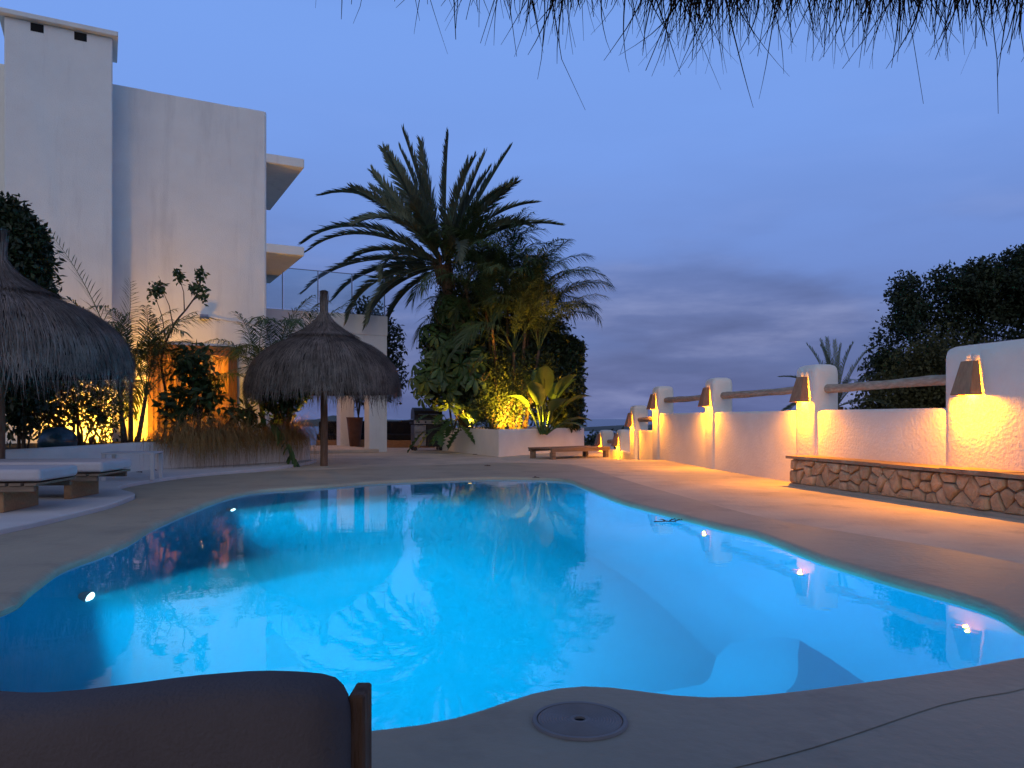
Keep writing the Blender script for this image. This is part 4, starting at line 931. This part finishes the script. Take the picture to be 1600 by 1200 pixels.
pth = spline([(-5.3,15.6,1.1),(-5.0,15.5,.95),(-4.72,15.35,.8),(-4.5,15.2,.55),(-4.35,15.1,.3),(-4.25,15.05,.12)],5); MB().tube(pth,.008,5).build('stem', BARK, vn)
rnd = random.Random(4)
for i,p in enumerate(pth[1:]):
    lf = MB(); a = rnd.uniform(0,6.28); big_leaf(lf, p, Vector((math.cos(a)*.5,math.sin(a)*.5-.2,-.8)), rnd.uniform(.16,.24), .11, .15, i); lf.build('leaf', L_BIG, vn)
rd = MB()
blades = empty('strap_leaf_plant', (-7.05,13.2,.45), label='long thin strap leaves lit bright yellow beside the spotlight', cat='plant')
for i in range(12):
    random.seed(i); a = random.uniform(-1.0,1.2); l = random.uniform(.6,1.0); m2 = MB(); d = Vector((math.sin(a)*.55,random.uniform(-.3,.2),1)).normalized(); b = Vector((-7.05+random.uniform(-.12,.12),13.2,.43))
    P = [b+d*l*u+Vector((math.sin(a)*.25*u*u,0,-.18*u*u)) for u in (0,.25,.5,.75,1)]; s = Vector((.012,.006,0))
    m2.add([q for k,p in enumerate(P) for q in (p-s*(1-k*.22),p+s*(1-k*.22))], [(2*k,2*k+1,2*k+3,2*k+2) for k in range(4)]).build('leaf', L_MID, blades)

# garden spotlights
def spot(loc, aim, power, label, angle=110, c=(1,.44,.025), tilt=None):
    e = empty('garden_spotlight', loc, label=label, cat='spotlight', group='garden spotlights'); P = Vector(loc); d = Vector(aim).normalized()
    MB().tube([P-Vector((0,0,.1)),P],.012,6).build('spike', METALB, e); MB().tube([P-d*.05,P+d*.05],[.035,.045],12).build('housing', METALB, e)
    MB().tube([P+d*.051,P+d*.058],[.04,.038],12).build('lens', SPOTG, e)
    light('SPOT', e, P+d*.075, power, c, .03, d, angle, .7)
spot((-8.15,14.85,.53), (-.25,.45,.35), 360, 'garden spotlight shining up through the airy bush', 150)
spot((-7.55,15.45,.54), (.05,.5,.35), 260, 'garden spotlight washing the house wall left of the door', 120)
spot((-4.95,16.9,.56), (.1,-.5,.8), 220, 'garden spotlight behind the middle parasol', 130)
spot((-.12,19.65,.70), (.12,.85,.5), 1900, 'garden spotlight in the middle of the palm planter', 95)
spot((.95,20.55,.70), (-.05,.3,1), 330, 'garden spotlight between the paddle leaves and the leafy column', 130)
spot((-1.15,20.95,.68), (-.15,.3,1), 500, 'garden spotlight at the left of the palm planter', 130)
# underwater pool lamps
def pool_lamp(loc, aim, power, label):
    laim = aim; k = min(range(len(pool)), key=lambda i: (pool[i].x-loc[0])**2+(pool[i].y-loc[1])**2); tt = (pool[(k+1)%len(pool)]-pool[k-1]).normalized(); aim = Vector((tt.y,-tt.x,0)); aim = -aim if area2(pool) > 0 else aim
    loc = Vector((pool[k].x,pool[k].y,loc[2])) + aim*.16
    e = empty('pool_lamp', loc, label=label, cat='pool lamp', group='underwater pool lamps'); P = Vector(loc); d = Vector(aim).normalized()
    MB().tube([P-d*.2,P+d*.012],[.10,.10],20).build('rim', WHITEM, e); MB().tube([P+d*.013,P+d*.026],[.082,.06],20).build('lens', POOLG, e)
    light('SPOT', e, P+d*.06, power, (.0,.60,1), .06, Vector(laim), 124, 1.0)
pool_lamp((-2.70,4.95,-.80), (1,.0,-.20), 5400, 'glowing underwater lamp on the near left pool wall')
pool_lamp((-3.40,9.1,-.80), (1,-.16,-.20), 5400, 'glowing underwater lamp on the far left pool wall')

# right background: tree, hedge, cycad-like palm
def big_tree():
    base = (10.6,17.5,-1.0); e = empty('dark_tree', base, label='big dark round tree beyond the right wall', cat='tree'); rnd = random.Random(8)
    mb = MB(); branch_tree(mb, Vector(base), Vector((10.5,17.9,.5)), .22, 2, rnd, .45); mb.build('trunk', BARK, e)
    blobs = [(8.4,17.3,2.7,.9,.9,1.0),(9.1,17.4,3.75,.9,.9,.8),(9.9,17.5,3.9,.8,.9,.75),(10.6,17.4,4.1,.75,.9,.7),(11.4,17.5,4.5,1.0,.9,.7),(12.2,17.6,4.7,1.0,.9,.8),(10.5,17.2,2.7,1.5,1.2,1.1),(12.0,17.2,3.0,1.6,1.2,1.4),(9.2,17.0,1.7,1.2,1.0,1.0),(11,16.8,1.5,2,1.0,1.1),(8.1,17.2,1.8,.6,.6,.8)]
    sub = []
    for b in blobs:
        b = (b[0]+.45,b[1],b[2]-.22,b[3]*.88,b[4]*.88,b[5]*.88); sub.append(tuple(b))
        for _ in range(16):
            d = Vector((rnd.gauss(0,1),rnd.gauss(0,1)-.3,rnd.gauss(0,1)+.2)).normalized(); s = rnd.uniform(.14,.36); k = rnd.uniform(.9,1.22)
            sub.append((b[0]+d.x*b[3]*k,b[1]+d.y*b[4]*.95,b[2]+d.z*b[5]*k,s*1.1,s,s*.85))
    V,F = leaf_cloud(sub, 62000, .11, .05, 9, shell=.3); o = np_mesh('crown', V, F, L_TREE, e, base); o['kind'] = 'stuff'
big_tree()
bush('olive_hedge', (7.4,14.6,-.6), [(7.3,14.6,1.4,.6,.5,.6),(7.8,14.7,1.7,.7,.5,.7),(8.2,14.6,1.9,.8,.5,.8),(9.0,14.7,1.7,.8,.5,.8),(7.3,14.5,.8,.8,.5,.6),(8.2,14.5,1.0,1.0,.5,.7),(6.9,14.8,1.0,.5,.4,.5)], 14000, .09, .045, L_OLIVE, 28, 'olive green hedge behind the log rail right of the short pier', cat='hedge', stems=6, shell=.3)
cp = empty('sago_palm', (6.3,14.9,-.12), label='spiky palm with upright fronds behind the right wall', cat='palm')
MB().tube([(0,0,-1.3),(0,0,1.3)],[.14,.12],10).build('trunk', TRUNKM, cp, local=True)
CY = [frond_mesh('frond', 1.35, R(el), R(cu), 44, .16, .018, L_PALM, 60+i, vang=30, lead=55, droop=.05, rr=.014, petiole=.08) for i,(el,cu) in enumerate(((84,10),(70,25),(45,60),(20,95)))]
for i,(c,az) in enumerate(((0,10),(0,190),(1,180),(1,5),(1,200),(0,270),(0,90),(2,185),(2,10),(3,185),(3,200),(2,260),(3,320),(1,300),(3,170))): put('frond', CY[c], cp, Vector((0,0,1.3)), R(az), R(((i*37)%11)-5), R(((i*53)%30)-15))
bush('terrace_tree', (-5.9,31,-1), [(-5.9,31,4.6,1.0,.8,1.2),(-5.2,31,4.0,.9,.8,1.1),(-6.6,31,3.7,.9,.8,.9),(-5.7,31,2.6,1.5,.9,1.2)], 6000, .22, .09, L_TREE, 71, 'dark tree seen through the glass balustrade above the porch', cat='tree', stems=3, shell=.3)
# dark trees on the slope beyond the steps and far lights
for i,(px,py,Y,r) in enumerate(((935,676,70,1.6),(962,678,66,1.8),(985,672,60,1.7),(925,690,64,1.5),(1003,683,58,1.5))):
    x = (px-800)*Y/1200; z = HC-(py-654)*Y/1200; zb = z-r-4
    bush('slope_tree', (x,Y,zb), [(x,Y,z-r,r*1.3,r,r),(x+r*.7,Y,z-r*1.5,r,r,r*.9),(x-r*.8,Y,z-r*1.4,r,r,r*.8)], 2500, .5, .25, L_TREE, 60+i, ['dark slope tree left of the lit lower piers','dark slope tree behind the lowest lit pier','dark slope tree topping the row behind the lower piers','lowest dark slope tree beside the planter end','dark slope tree behind the stepped pier'][i], cat='tree', group='trees on the slope below', stems=2, shell=.2)
tl = empty('distant_lamp', (6.6,60.5,-2.0), label='small bright distant light beyond the end of the planter', cat='street lamp')
MB().tube([(0,0,-3.5),(0,0,.1)],.05,6).build('pole', METALB, tl, local=True); MB().lathe([(.02,.25),(.14,.17),(.16,.08),(.06,0)],10).build('globe', TOWNG, tl, local=True)

# floating twig and dry leaves
tw = empty('floating_twig', G(1040,816,zw), 0, 'dark leafy twig floating on the pool near the right edge', 'twig')
MB().tube([(-.11,0,.006),(0,.004,.010),(.10,-.004,.008)],.005,5).build('stem', L_DRY, tw, local=True)
for i,(x,a,l) in enumerate(((.04,.5,.09),(.08,-.4,.08),(.0,2.6,.07),(.10,.1,.07))):
    lf = MB(); big_leaf(lf, Vector((x,0,.01)), Vector((math.cos(a),math.sin(a),.35)), l, .04, .2, i); lf.build('leaf', L_DRY, tw, local=True)
for i,(px,py,z,lb) in enumerate(((220,739,.06,'dry red-brown leaf on the paving by the side table leg'),(241,736,.06,'dry red-brown leaf against the foot of the planter wall'),(762,729,.014,'dry leaf lying on the coping beyond the pool'),(742,711,.002,'dry leaf beside the planter left of its corner'),(838,748,.014,'thin dry leaf at the far lip of the pool'))):
    lf = MB(); p = G(px,py,z); big_leaf(lf, p+Vector((-.06,0,.012)), Vector((1,.3*(i-2),.1)), .13, .07, .1, i); tag(lf.build('dry_leaf', L_DRY, loc=p), lb, 'leaf', 'fallen leaves')
